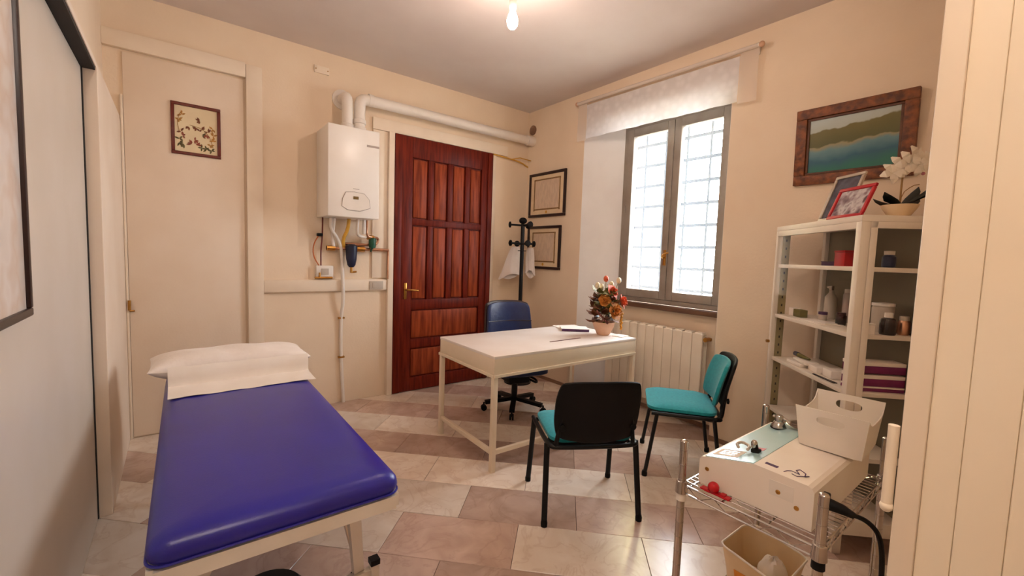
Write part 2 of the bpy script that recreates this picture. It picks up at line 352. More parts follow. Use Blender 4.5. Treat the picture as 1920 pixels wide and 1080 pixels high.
# ------------------------------------------------------------------ left: sliding panel and fixed panel
d3 = thing('door_3', 'large pale sliding panel with a dark gap at its edge along the left wall', 'sliding door', (-.35, 1.5, 0), kind='structure')
P('panel', M['panel'], d3, lambda b: box(b, -.358, -.335, .05, 2.905, .004, 2.215, .002), world=True)
P('gap_strip', M['black'], d3, lambda b: box(b, -.352, -.331, 2.905, 2.925, .004, 2.225), world=True, label='black strip standing in for the dark gap')  # black strip paints the dark gap between panel and jamb
P('soffit_shade', M['black'], d3, lambda b: box(b, -.356, -.287, .05, 2.925, 2.217, 2.232), world=True, label='black strip for the shaded underside of the lintel')  # shade under the lintel, painted as a black strip
struct('trim_1', M['jib'], lambda b: (box(b, XL, -.28, 2.927, YB-.001, 0, 2.232, .003), box(b, XL, -.283, .05, YB-.001, 2.233, 2.262, .003)), 'fixed cream panel and lintel beyond the sliding panel', 'trim')

# flush painted door on the back wall with white surround
d2 = thing('door_2', 'flush cream painted door with a white surround beside the boiler', 'door', (.08, YB, 0), kind='structure')
P('leaf', M['jib'], d2, lambda b: box(b, -.262, .436, YB-.012, YB, .01, 2.685, .003), world=True)
P('top_beam', M['trimw'], d2, lambda b: box(b, XL, .45, YB-.04, YB, 2.70, 2.81, .004), world=True)
P('side_post', M['trimw'], d2, lambda b: box(b, .452, .562, YB-.04, YB, 0, 2.80, .004), world=True)
P('side_strip', M['trimw'], d2, lambda b: box(b, -.279, -.264, YB-.02, YB, 0, 2.4, .003), world=True)
for z in (.75, 1.0):
    pass
P('hinge', M['brass'], d2, lambda b: (tube(b, [(-.262, YB-.026, .93), (-.262, YB-.026, 1.0)], .009), tube(b, [(-.262, YB-.03, .925), (-.235, YB-.022, .925)], .006)), world=True, label='small brass hinge')

# ------------------------------------------------------------------ wooden door on the back wall
DX0, DX1, DZ = 1.655, 2.782, 2.515
d1 = thing('door_1', 'tall dark reddish wood panelled door in the back wall', 'door', ((DX0+DX1)/2, YB, 0), kind='structure')
y1 = YB-.002; yf = YB-.045
cols = [DX0+.20, DX0+.40, DX0+.43, DX0+.60, DX0+.645, DX0+.80, DX0+.845, DX0+.985]
cols = [(DX0+.185, DX0+.355), (DX0+.415, DX0+.575), (DX0+.635, DX0+.785), (DX0+.845, DX0+.99)]
rowsz = [(1.73, 2.32), (.93, 1.67)]
wide = [(.53, .83), (.14, .44)]
def door_frame(b):
    box(b, DX0, DX1, yf+.022, y1, .008, DZ)                       # core
    box(b, DX0, DX0+.07, yf-.012, y1-.02, .008, DZ, .004); box(b, DX1-.06, DX1, yf-.012, y1-.02, .008, DZ, .004)
    box(b, DX0+.07, cols[0][0], yf, y1-.02, .008, DZ, .004); box(b, cols[3][1], DX1-.06, yf, y1-.02, .008, DZ, .004)
    xa, xb = cols[0][0], cols[3][1]
    for z0, z1 in ((2.32, DZ), (1.67, 1.73), (.83, .93), (.44, .53), (.008, .14)): box(b, xa, xb, yf, y1-.02, z0, z1, .004)
    for (a, c), (e, f) in zip(cols[:-1], cols[1:]):
        for z0, z1 in rowsz: box(b, c, e, yf, y1-.02, z0, z1, .004)
P('door_frame', M['wood'], d1, door_frame, world=True)
for z0, z1 in rowsz:
    for a, c in cols:
        P('door_panel', M['woodp'], d1, lambda b: box(b, a+.012, c-.012, yf+.008, y1-.015, z0+.012, z1-.012, .01, 2), world=True)
for z0, z1 in wide:
    P('door_panel', M['woodp'], d1, lambda b: box(b, cols[0][0]+.012, cols[3][1]-.012, yf+.008, y1-.015, z0+.012, z1-.012, .012, 2), world=True)
P('handle', M['brass'], d1, lambda b: (box(b, DX0+.108, DX0+.138, yf-.006, yf+.002, .94, 1.1, .003), tube(b, [(DX0+.123, yf, 1.035), (DX0+.123, yf-.05, 1.035), (DX0+.15, yf-.055, 1.035), (DX0+.24, yf-.05, 1.025)], .009, smooth=1)), world=True, label='small brass lever handle')
def casing(b):
    box(b, 1.598, 1.653, YB-.05, YB, 0, 2.52, .004); box(b, 2.784, 2.84, YB-.03, YB, 0, 2.52, .004)
    box(b, 1.45, 3.0, YB-.028, YB, 2.522, 2.63, .004); box(b, 1.455, 1.596, YB-.018, YB, 1.15, 2.52, .003)
P('casing', M['trimw'], d1, casing, world=True)

# entrance lining at the right edge of the view
dj = thing('door_4', 'cream moulded door lining of the entrance at the right edge', 'door frame', (XJ, -.1, 0), kind='structure')
P('outer_bead', M['trimw'], dj, lambda b: box(b, XJ-.008, XJ+.012, .0745, .094, 0, 2.6, .002), world=True)
P('stop_strip', M['jambc'], dj, lambda b: box(b, XJ-.005, XJ+.012, .0491, .0744, 0, 2.6, .0015), world=True)
P('lining_board', M['jambc'], dj, lambda b: box(b, XJ-.005, XJ+.012, .0161, .049, 0, 2.6, .0015), world=True)
P('lining_board', M['jambc'], dj, lambda b: box(b, XJ-.005, XJ+.012, -.35, .016, 0, 2.6, .0015), world=True)
P('hinge', M['jambc'], dj, lambda b: (tube(b, [(XJ-.002, .1005, 1.15), (XJ-.002, .1005, 1.235)], .005), ball(b, (XJ-.002, .1005, 1.146), .0062)), world=True, label='white painted hinge')

# ------------------------------------------------------------------ window
w1 = thing('window_1', 'tall double casement window with grey frame and frosted panes', 'window', (XN+.03, 2.235, 1.0), kind='structure')
WB, WT = 1.0, NT
def wframe(b):
    box(b, XN, XN+.07, WY0, WY0+.045, WB, WT, .004); box(b, XN, XN+.07, WY1-.045, WY1, WB, WT, .004)
    box(b, XN, XN+.07, WY0+.045, WY1-.045, WB, WB+.045, .004); box(b, XN, XN+.07, WY0+.045, WY1-.045, WT-.045, WT, .004)
P('frame', M['winw'], w1, wframe, world=True)
yc = 2.235
for a, c in ((WY0+.047, yc-.002), (yc+.002, WY1-.047)):
    def sash(b):
        z0, z1 = WB+.047, WT-.047; x0, x1 = XN-.012, XN+.045
        box(b, x0, x1, a, a+.066, z0, z1, .005); box(b, x0, x1, c-.066, c, z0, z1, .005)
        box(b, x0, x1, a+.066, c-.066, z0, z0+.075, .005); box(b, x0, x1, a+.066, c-.066, z1-.075, z1, .005)
    s = P('sash', M['winw'], w1, sash, world=True)
    bm = BM(); box(bm, XN+.014, XN+.019, a+.06, c-.06, WB+.115, WT-.115)
    bm.transform(w1.matrix_basis.inverted()); pn = obj('pane', bm, M['frost'], s)
P('handle', M['brass'], w1, lambda b: (box(b, XN-.018, XN-.011, yc+.012, yc+.042, 1.36, 1.5, .003), tube(b, [(XN-.012, yc+.027, 1.43), (XN-.05, yc+.027, 1.43), (XN-.052, yc+.022, 1.46), (XN-.05, yc-.03, 1.475)], .008, smooth=1)), world=True, label='brass window handle')
for yy in (WY1-.05, WY0+.05, yc):
    P('hinge', M['winw'], w1, lambda b: tube(b, [(XN-.014, yy, 1.86), (XN-.014, yy, 1.93)], .008), world=True)
P('sill', M['sillw'], w1, lambda b: box(b, XN-.075, XN+.02, WY0+.004, WY1-.004, .955, .998, .006), world=True, label='dark wooden sill board')
gr = thing('window_grille', 'iron bar grille showing faintly behind the frosted window panes', 'grille', (3.74, 2.235, 1.0))
for i in range(5): P('upright_bar', M['iron'], gr, lambda b: tube(b, [(3.74, WY0+.1+i*.222, .99), (3.74, WY0+.1+i*.222, 2.699)], .012), world=True)
for i in range(8): P('cross_bar', M['iron'], gr, lambda b: box(b, 3.73, 3.75, WY0, WY1, 1.12+i*.2, 1.148+i*.2), world=True)
struct('yard_ground', M['ground'], lambda b: box(b, 3.9, 14, -8, 14, -.3, -.12), 'pale paved yard outside the window', 'ground')
struct('yard_wall', M['facade'], lambda b: box(b, 8.0, 8.3, 5.2, 14, -.12, 6.5), 'yellow house wall outside the window', 'wall')

# valance on its rod
XV = 3.25
rod = thing('curtain_rod', 'thin white curtain rod above the window', 'curtain rod', (XV, 2.32, 2.95))
P('pole', M['plast'], rod, lambda b: tube(b, [(XV, 1.445, 2.93), (XV, 3.185, 2.955)], .012), world=True)
for yy, zz in ((1.435, 2.93), (3.195, 2.955)): P('finial', M['terra'], rod, lambda b: ball(b, (XV, yy, zz), .02), world=True)
for yy, zz in ((1.49, 2.931), (3.13, 2.955)): P('bracket', M['plast'], rod, lambda b: (bar(b, (XV, yy, zz), (XR, yy, zz), .016), box(b, XR-.01, XR, yy-.02, yy+.02, zz-.04, zz+.04, .003)), world=True)
val = thing('window_valance', 'sheer white lace valance hanging over the top of the window', 'valance', (XV, 2.32, 2.57))
def vgrid(ya, yb, top, bot, amp, ny):
    G = []
    for i in range(7):
        t = i/6; row = []
        for j in range(ny+1):
            y = ya+(yb-ya)*j/ny; k = (y-1.455)/(3.18-1.455)
            z = (top+.024*k)*(1-t)+(bot+.022*k)*t
            row.append((XV+.013-.0*t+amp*math.sin(y*31)*t+amp*.6*math.sin(y*13+1)*t, y, z))
        G.append(row)
    return G
P('lace_panel', M['lace'], val, lambda b: sheet(b, vgrid(1.585, 3.07, 2.90, 2.575, .006, 60)), world=True)
P('side_border', M['sheer'], val, lambda b: sheet(b, vgrid(1.455, 1.583, 2.92, 2.56, .004, 8)), world=True)
P('side_border', M['sheer'], val, lambda b: sheet(b, vgrid(3.072, 3.185, 2.92, 2.56, .004, 8)), world=True)
P('top_sleeve', M['sheer'], val, lambda b: sheet(b, [[(XV+.016*math.cos(a), 1.455+1.73*j/20, 2.93+.0145*1.73*j/20+.016*math.sin(a)) for j in range(21)] for a in [2*PI*i/10 for i in range(11)]]), world=True)
# radiator in the niche
rd = thing('radiator', 'cream sectional radiator under the window', 'radiator', (3.42, 2.3, .12))
for i in range(11):
    y0 = 1.785+i*.09
    P('radiator_section', M['radi'], rd, lambda b: (box(b, 3.372, 3.392, y0+.001, y0+.0885, .14, .815, .006), box(b, 3.392, 3.45, y0+.03, y0+.06, .17, .80, .004), box(b, 3.45, 3.462, y0+.003, y0+.087, .15, .80, .003), box(b, 3.385, 3.455, y0+.012, y0+.078, .80, .824, .005)), world=True)
P('valve', M['brass'], rd, lambda b: (tube(b, [(3.42, 1.785, .775), (3.42, 1.735, .775)], .014), tube(b, [(3.42, 1.755, .775), (3.36, 1.755, .775)], .018)), world=True)
for yy in (1.95, 2.55): P('bracket', M['radi'], rd, lambda b: box(b, 3.455, XN-.001, yy, yy+.03, .6, .65), world=True)

# ------------------------------------------------------------------ ceiling bulb
BX, BY = 1.585, 2.115
bl = thing('hanging_bulb', 'bare glowing light bulb hanging from the ceiling', 'light bulb', (BX, BY, 2.78))
P('rose', M['plast'], bl, lambda b: lathe(b, [(.045, ZC-.025), (.05, ZC-.01), (.05, ZC-.0005)], (BX, BY, 0)), world=True)
P('cord', M['plast'], bl, lambda b: tube(b, [(BX, BY, ZC-.02), (BX, BY, 2.9)], .004), world=True)
P('socket', M['plast'], bl, lambda b: lathe(b, [(.008, 2.905), (.02, 2.9), (.022, 2.845), (.017, 2.835)], (BX, BY, 0)), world=True)
bulb = P('glass_bulb', emis('bulb_glow', (1, .80, .68), BULB_STRENGTH), bl, lambda b: lathe(b, [(.013, 2.838), (.016, 2.825), (.026, 2.80), (.033, 2.775), (.03, 2.75), (.018, 2.732), (0, 2.727)], (BX, BY, 0), 24), world=True)
hb = thing('unseen_entry_lamp', 'unseen globe lamp above the viewer in the entrance', 'lamp', (-.1, -.09, 2.7))  # unseen lamp, hung over the viewer so it lights the jamb and machine front
P('globe', emis('hall_glow', (1, .9, .8), HALL_STRENGTH), hb, lambda b: ball(b, (-.1, -.09, 2.78), .09, 20), world=True)
P('stem', M['brass'], hb, lambda b: tube(b, [(-.1, -.09, 2.86), (-.1, -.09, ZC)], .012), world=True)

# ------------------------------------------------------------------ boiler and pipework
bo = thing('wall_boiler', 'white wall hung gas boiler with a small display', 'boiler', (1.17, 3.86, 1.67))
P('case', M['white'], bo, lambda b: box(b, .968, 1.382, 3.69, YB-.012, 1.675, 2.40, .006), world=True)
P('mounting_plate', M['whitem'], bo, lambda b: box(b, .985, 1.365, YB-.013, YB, 1.70, 2.38), world=True)
P('front_cover', M['white'], bo, lambda b: box(b, .966, 1.384, 3.665, 3.692, 1.672, 2.403, .008, 3), world=True)
def cp(b):
    pts = [(1.075, 1.76), (1.12, 1.735), (1.22, 1.73), (1.305, 1.76), (1.295, 1.83), (1.255, 1.872), (1.175, 1.88), (1.105, 1.872), (1.082, 1.82)]
    prism(b, [(x, z) for x, z in pts], 3.6585, 3.668, lambda u, v, w: (u, w, v))
P('control_panel', M['plast'], bo, cp, smooth=False, world=True, label='rounded control panel')
P('panel_groove', M['printg'], bo, lambda b: tube(b, [(1.075, 3.6645, 1.76), (1.12, 3.6645, 1.733), (1.22, 3.6645, 1.728), (1.307, 3.6645, 1.76), (1.297, 3.6645, 1.83), (1.257, 3.6645, 1.874), (1.175, 3.6645, 1.882), (1.103, 3.6645, 1.874), (1.08, 3.6645, 1.82), (1.075, 3.6645, 1.76)], .003, 6), world=True)
P('display', M['gauge'], bo, lambda b: box(b, 1.165, 1.208, 3.6555, 3.66, 1.822, 1.846, .001), world=True, label='small amber display')
P('name_badge', M['printg'], bo, lambda b: box(b, 1.275, 1.38, 3.6635, 3.666, 2.265, 2.282), world=True, label='grey badge')
P('emblem', M['printg'], bo, lambda b: box(b, 1.165, 1.215, 3.6635, 3.666, 1.905, 1.91), world=True)
P('flue_base', M['plast'], bo, lambda b: box(b, 1.11, 1.35, 3.76, 3.98, 2.403, 2.422, .004), world=True)
# flue pipes
fp = thing('flue_pipe', 'long white flue pipe from the boiler over the dark door', 'pipe', (1.29, 3.9, 2.422))
P('pipe', M['plast'], fp, lambda b: tube(b, [(1.29, 3.9, 2.422), (1.29, 3.9, 2.66), (1.31, 3.905, 2.715), (1.37, 3.915, 2.73), (3.29, 3.95, 2.735)], .047, 18, smooth=1), world=True)
for z in (2.455, 2.52): P('collar', M['plast'], fp, lambda b: lathe(b, [(.05, z-.02), (.055, z-.015), (.055, z+.015), (.05, z+.02)], (1.29, 3.9, 0), 18), world=True)
P('end_socket', M['plast'], fp, lambda b: tube(b, [(3.22, 3.949, 2.735), (XR-.002, 3.951, 2.735)], .056, 18), world=True)
P('elbow_collar', M['plast'], fp, lambda b: tube(b, [(1.37, 3.914, 2.73), (1.41, 3.915, 2.73)], .053, 18), world=True)
ip = thing('intake_pipe', 'short white elbow pipe from the boiler into the wall', 'pipe', (1.175, 3.87, 2.422))
P('pipe', M['plast'], ip, lambda b: tube(b, [(1.18, 3.88, 2.422), (1.18, 3.88, 2.66), (1.18, 3.90, 2.705), (1.18, 3.95, 2.715), (1.18, YB-.001, 2.715)], .044, 18, smooth=1), world=True)
P('collar', M['plast'], ip, lambda b: lathe(b, [(.047, 2.425), (.052, 2.43), (.052, 2.47), (.047, 2.475)], (1.18, 3.88, 0), 18), world=True)
P('wall_flange', M['plast'], ip, lambda b: tube(b, [(1.18, YB-.012, 2.715), (1.18, YB-.001, 2.715)], .085, 24), world=True)
yw = YB-.05
pw = thing('boiler_pipes', 'copper, brass and white pipes hanging below the boiler', 'pipework', (1.2, yw, 1.41))
P('cold_pipe', M['plast'], pw, lambda b: tube(b, [(1.08, 3.9, 1.675), (1.08, 3.93, 1.58), (1.09, yw, 1.52), (1.10, yw, 1.43)], .014, smooth=1), world=True)
P('gas_pipe', M['gold'], pw, lambda b: tube(b, [(1.20, 3.88, 1.675), (1.195, 3.9, 1.58), (1.17, 3.95, 1.5), (1.185, yw, 1.43)], .015, smooth=1), world=True, label='yellow gas pipe')
P('flow_pipe', M['plast'], pw, lambda b: tube(b, [(1.275, 3.88, 1.675), (1.275, 3.9, 1.56), (1.30, 3.92, 1.53), (1.37, 3.94, 1.525)], .013, smooth=1), world=True)
P('return_pipe', M['plast'], pw, lambda b: tube(b, [(1.33, 3.88, 1.675), (1.33, 3.88, 1.55)], .016), world=True)
P('hot_pipe', M['copper'], pw, lambda b: tube(b, [(1.365, 3.9, 1.675), (1.365, 3.92, 1.53), (1.45, 3.94, 1.525), (1.50, yw, 1.52), (1.49, yw, 1.47), (1.44, yw, 1.455), (1.2, yw, 1.46)], .012, smooth=1), world=True, label='copper pipe')
P('supply_rail', M['copper'], pw, lambda b: tube(b, [(1.04, yw, 1.415), (1.6, yw, 1.415)], .014), world=True)
for p_, q_, rr_ in (((1.04, yw, 1.415), (1.11, yw, 1.415), .022), ((1.3, yw, 1.415), (1.37, yw, 1.415), .026), ((1.38, 3.94, 1.525), (1.44, 3.94, 1.525), .02)): P('brass_fitting', M['brass'], pw, lambda b: tube(b, [p_, q_], rr_, 8), world=True)
P('dirt_filter', M['blueplast'], pw, lambda b: lathe(b, [(.02, 1.25), (.035, 1.27), (.045, 1.32), (.05, 1.40), (.05, 1.44), (.03, 1.455)], (1.245, yw-.03, 0), 14), world=True, label='dark blue filter housing')
P('drain_tap', M['brass'], pw, lambda b: (tube(b, [(1.245, yw-.03, 1.255), (1.245, yw-.03, 1.2)], .012), tube(b, [(1.245, yw-.03, 1.205), (1.29, yw-.03, 1.21)], .009)), world=True)
P('pressure_valve', M['green'], pw, lambda b: (lathe(b, [(.028, 1.43), (.032, 1.45), (.032, 1.515), (.026, 1.52)], (1.43, yw-.04, 0), 14), tube(b, [(1.43, yw-.04, 1.43), (1.43, yw, 1.4)], .01)), world=True, label='green valve')
P('riser', M['copper'], pw, lambda b: tube(b, [(1.597, yw, 1.415), (1.597, yw, 1.14)], .009), world=True)
for x in (1.14, 1.5): P('wall_clip', M['brass'], pw, lambda b: tube(b, [(x, yw, 1.415), (x, YB-.001, 1.415)], .006), world=True)
dr = thing('drain_hose', 'white condensate hose running from the boiler down to the floor', 'hose', (1.19, YB-.05, 0))
P('hose', M['plast'], dr, lambda b: tube(b, [(1.055, 3.9, 1.675), (1.06, 3.93, 1.58), (1.13, 3.965, 1.5), (1.165, YB-.055, 1.42), (1.178, YB-.055, 1.15), (1.185, YB-.055, .95), (1.175, YB-.016, .8), (1.175, YB-.016, .45), (1.20, YB-.018, .0)], .0145, 10, smooth=2), world=True)
for z in (.42, .78): P('pipe_clip', M['brass'], dr, lambda b: box(b, 1.15, 1.205, YB-.034, YB-.001, z, z+.015, .002), world=True)
wi = thing('red_flex_cable', 'red and orange wires hanging from the boiler to the socket box', 'cable', (1.0, YB-.03, 1.25))
P('red_wire', mat('red_wire', (120, 40, 28), .5, noise=(104, 32, 22), scale=9), wi, lambda b: tube(b, [(1.0, 3.95, 1.68), (1.01, 4.0, 1.5), (1.0, 4.01, 1.4), (1.0, YB-.03, 1.25)], .006, 8, smooth=2), world=True)
P('orange_wire', mat('orange_wire', (206, 116, 60), .5, noise=(190, 100, 48), scale=9), wi, lambda b: tube(b, [(.985, 4.0, 1.53), (.94, 4.02, 1.44), (.94, 4.02, 1.34), (.99, YB-.03, 1.25)], .005, 8, smooth=2), world=True)
P('connector', M['blackp'], wi, lambda b: box(b, .97, 1.01, 3.98, YB-.001, 1.515, 1.54, .003), world=True)
so = thing('socket_box', 'white socket box with brass screws on the wall trunking', 'socket', (1.035, YB-.03, 1.14))
P('box', M['plast'], so, lambda b: box(b, .96, 1.10, YB-.045, YB-.001, 1.15, 1.26, .005), world=True)
P('switch', M['greyp'], so, lambda b: box(b, 1.0, 1.06, YB-.05, YB-.044, 1.18, 1.235, .002), world=True)
P('fitting', M['brass'], so, lambda b: (tube(b, [(.945, YB-.05, 1.155), (1.09, YB-.05, 1.155)], .01), tube(b, [(.985, YB-.05, 1.15), (.985, YB-.05, 1.2)], .008)), world=True)
tr = thing('cable_trunking', 'white cable trunking running along the wall below the boiler', 'trunking', (1.08, YB-.02, 1.03))
P('channel', M['trimw'], tr, lambda b: box(b, .563, 1.594, YB-.03, YB-.0005, 1.03, 1.136, .004), world=True)
P('lid', M['trimw'], tr, lambda b: box(b, .563, 1.594, YB-.037, YB-.0302, 1.036, 1.13, .003), world=True)
P('switch_plate', M['greyp'], tr, lambda b: (box(b, 1.425, 1.555, YB-.046, YB-.037, 1.042, 1.12, .003), box(b, 1.45, 1.485, YB-.05, YB-.046, 1.058, 1.105, .002)), world=True, label='greyish switch plate')
gp = thing('gas_tube', 'thin yellow gas tube above the dark door leading to the corner', 'pipe', (2.9, YB-.02, 2.5))
P('tube', M['gold'], gp, lambda b: tube(b, [(2.79, YB-.034, 2.515), (3.05, YB-.034, 2.50), (3.2, YB-.02, 2.49), (XR-.01, YB-.015, 2.45)], .008, 8, smooth=1), world=True)
P('elbow', M['gold'], gp, lambda b: tube(b, [(3.05, YB-.034, 2.50), (3.16, YB-.05, 2.53), (XR-.004, YB-.06, 2.52)], .006, 8), world=True)
jb = thing('junction_box', 'small cream junction box cover high on the boiler wall', 'junction box', (1.0, YB-.01, 2.92))
P('cover', M['trimw'], jb, lambda b: box(b, .95, 1.07, YB-.014, YB-.0005, 2.89, 2.95, .004), world=True)
for x in (.962, 1.058): P('screw', M['brass'], jb, lambda b: tube(b, [(x, YB-.017, 2.92), (x, YB-.012, 2.92)], .005, 8), world=True)
vt = thing('wall_vent', 'small brown round vent cap in the corner above the flue pipe', 'vent', (XR-.01, 3.955, 2.86))
P('cap', M['skirt'], vt, lambda b: lathe(b, [(.055, 0), (.055, .012), (.045, .018), (0, .018)], (XR, 3.955, 2.865), 18, axis=(-1, 0, 0)), world=True)
P('slot', M['skirt'], vt, lambda b: [box(b, XR-.021, XR-.015, 3.955-.03, 3.955+.03, 2.845+i*.018, 2.853+i*.018) for i in range(3)], world=True)

# ------------------------------------------------------------------ pictures
def picture(name, label, cat, center, w, h, nrm, tilt, fw, fd, fm, content, cm, group=None):
    """framed picture; local x right, z up, front towards -y"""
    t = D.objects.new(name, None); COL.objects.link(t); t.empty_display_size = .1
    ang = math.atan2(nrm[0], -nrm[1])
    t.matrix_basis = Matrix.Translation(center) @ Matrix.Rotation(ang, 4, 'Z') @ Matrix.Rotation(tilt, 4, 'X')
    t.location, t.rotation_euler = t.matrix_basis.to_translation(), t.matrix_basis.to_euler()
    tag(t, label, cat, group)
    for a, b_, c, d in ((-w/2, w/2, h/2-fw, h/2), (-w/2, w/2, -h/2, -h/2+fw), (-w/2, -w/2+fw, -h/2+fw, h/2-fw), (w/2-fw, w/2, -h/2+fw, h/2-fw)):
        P('frame_rail', fm, t, lambda b: box(b, a, b_, -fd, 0, c, d, min(.004, fw*.25)))
    P(content, cm, t, lambda b: box(b, -w/2+fw, w/2-fw, -fd*.45, -.001, -h/2+fw, h/2-fw))
    return t
def ramp_mat(name, builder):
    m = D.materials.new(name); m.use_nodes = True; builder(m.node_tree, m.node_tree.nodes, m.node_tree.links, m.node_tree.nodes['Principled BSDF']); return m
def landscape(nt, N, L, b):
    tc = N.new('ShaderNodeTexCoord'); sp = N.new('ShaderNodeSeparateXYZ'); L.new(tc.outputs['Object'], sp.inputs[0])
    n = N.new('ShaderNodeTexNoise'); n.inputs['Scale'].default_value = 7; n.inputs['Detail'].default_value = 3; L.new(tc.outputs['Object'], n.inputs['Vector'])
    m1 = N.new('ShaderNodeMath'); m1.operation = 'MULTIPLY_ADD'; m1.inputs[1].default_value = .10; L.new(n.outputs['Fac'], m1.inputs[0]); L.new(sp.outputs['Z'], m1.inputs[2])
    m2 = N.new('ShaderNodeMath'); m2.operation = 'MULTIPLY_ADD'; m2.inputs[1].default_value = -.12; L.new(sp.outputs['X'], m2.inputs[0]); L.new(m1.outputs[0], m2.inputs[2])
    mr = N.new('ShaderNodeMapRange'); mr.inputs['From Min'].default_value = -.1; mr.inputs['From Max'].default_value = .23; L.new(m2.outputs[0], mr.inputs['Value'])
    rp = N.new('ShaderNodeValToRGB'); e = rp.color_ramp.elements
    stops = [(0, (36, 110, 94)), (.2, (40, 92, 112)), (.40, (98, 136, 140)), (.47, (150, 140, 104)), (.49, (86, 86, 40)), (.76, (110, 100, 48)), (.785, (176, 182, 172)), (1, (184, 196, 192))]
    e[0].position, e[0].color = stops[0][0], lin(stops[0][1]); e[1].position, e[1].color = 1, lin(stops[-1][1])
    for p, c in stops[1:-1]: x = e.new(p); x.color = lin(c)
    L.new(mr.outputs[0], rp.inputs[0]); L.new(rp.outputs[0], b.inputs['Base Color']); b.inputs['Roughness'].default_value = .35
def lines(base, ink, s, amt):
    def f(nt, N, L, b):
        tc = N.new('ShaderNodeTexCoord'); w = N.new('ShaderNodeTexWave'); w.bands_direction = 'Z'; w.inputs['Scale'].default_value = s; w.inputs['Distortion'].default_value = .4
        L.new(tc.outputs['Object'], w.inputs['Vector'])
        n = N.new('ShaderNodeTexNoise'); n.inputs['Scale'].default_value = 22; mp = N.new('ShaderNodeMapping'); mp.inputs['Scale'].default_value = (3, 1, .6); L.new(tc.outputs['Object'], mp.inputs[0]); L.new(mp.outputs[0], n.inputs['Vector'])
        r1 = N.new('ShaderNodeValToRGB'); r1.color_ramp.elements[0].position = .72; r1.color_ramp.elements[1].position = .85; L.new(w.outputs['Fac'], r1.inputs[0])
        r2 = N.new('ShaderNodeValToRGB'); r2.color_ramp.elements[0].position = .45; r2.color_ramp.elements[1].position = .55; L.new(n.outputs['Fac'], r2.inputs[0])
        mm = N.new('ShaderNodeMath'); mm.operation = 'MULTIPLY'; L.new(r1.outputs[0], mm.inputs[0]); L.new(r2.outputs[0], mm.inputs[1])
        m3 = N.new('ShaderNodeMath'); m3.operation = 'MULTIPLY'; m3.inputs[1].default_value = amt; L.new(mm.outputs[0], m3.inputs[0])
        mx = N.new('ShaderNodeMix'); mx.data_type = 'RGBA'; L.new(m3.outputs[0], mx.inputs['Factor']); mx.inputs['A'].default_value = lin(base); mx.inputs['B'].default_value = lin(ink)
        L.new(mx.outputs['Result'], b.inputs['Base Color']); b.inputs['Roughness'].default_value = .4
    return f
def blotch(cols_, scale):
    def f(nt, N, L, b):
        tc = N.new('ShaderNodeTexCoord'); n = N.new('ShaderNodeTexNoise'); n.inputs['Scale'].default_value = scale; n.inputs['Detail'].default_value = 2; L.new(tc.outputs['Object'], n.inputs['Vector'])
        rp = N.new('ShaderNodeValToRGB'); e = rp.color_ramp.elements; k = len(cols_)
        e[0].position = .3; e[0].color = lin(cols_[0]); e[1].position = .7; e[1].color = lin(cols_[-1])
        for i, c in enumerate(cols_[1:-1]): x = e.new(.3+.4*(i+1)/(k-1)); x.color = lin(c)
        L.new(n.outputs['Fac'], rp.inputs[0]); L.new(rp.outputs[0], b.inputs['Base Color']); b.inputs['Roughness'].default_value = .25
    return f
# pressed flower picture
pf = picture('pressed_flower_picture', 'small red wood framed picture of pressed flowers and leaves', 'picture', (.138, YB-.003, 2.24), .297, .368, (0, -1), 0, .022, .022, M['framer'], 'backing', mat('flower_paper', (236, 218, 180), .6, noise=(230, 210, 172), scale=9))
def leaf2(b, x, z, l, w, a, y=-.0115):
    pts = [(0, 0), (.3, .45), (.6, .5), (1, 0), (.6, -.5), (.3, -.45)]; ca, sa = math.cos(a), math.sin(a)
    prism(b, [(x+u*l*ca-v*w*sa, z+u*l*sa+v*w*ca) for u, v in pts], y, y+.0015, lambda u, v, ww: (u, ww, v))
flow_specs = {'flower_brown': ((126, 70, 40), [(-.09, -.02), (-.045, .02), (.0, .02), (.03, .015), (.07, .0), (.02, .075)]), 'flower_ochre': ((196, 140, 66), [(-.105, .06), (-.085, .10), (.10, -.02), (.10, -.06), (.085, -.09), (.1, .03)]),
              'flower_rose': ((150, 76, 56), [(-.08, -.05), (-.03, -.10), (.01, -.105), (-.01, -.07), (.06, -.02)]), 'flower_olive': ((104, 92, 52), [(-.1, -.10), (-.075, -.11), (.03, -.12), (.06, -.125), (.09, -.128), (-.1, -.075), (.035, -.03)])}
for nm, (c, spots) in flow_specs.items():
    for x, z in spots:
        def fl_(b):
            for k in range(4): leaf2(b, x, z, random.uniform(.02, .034), .011, random.uniform(0, 2*PI), -.0115+random.uniform(-.0008, .0008))
        P('pressed_flower', mat(nm, c, .7, noise=tuple(int(v*.85) for v in c), scale=30), pf, fl_, smooth=False)
P('dried_stem', mat('dried_stem', (170, 124, 60), .7, noise=(156, 110, 50), scale=20), pf, lambda b: (tube(b, [(-.1, -.0115, -.02), (-.112, -.0115, .04), (-.1, -.0115, .10), (-.08, -.0115, .125)], .0018, 5, smooth=1), tube(b, [(.1, -.0115, -.11), (.085, -.0115, -.04), (.04, -.0115, .02), (-.04, -.0115, .035)], .0018, 5, smooth=1)))
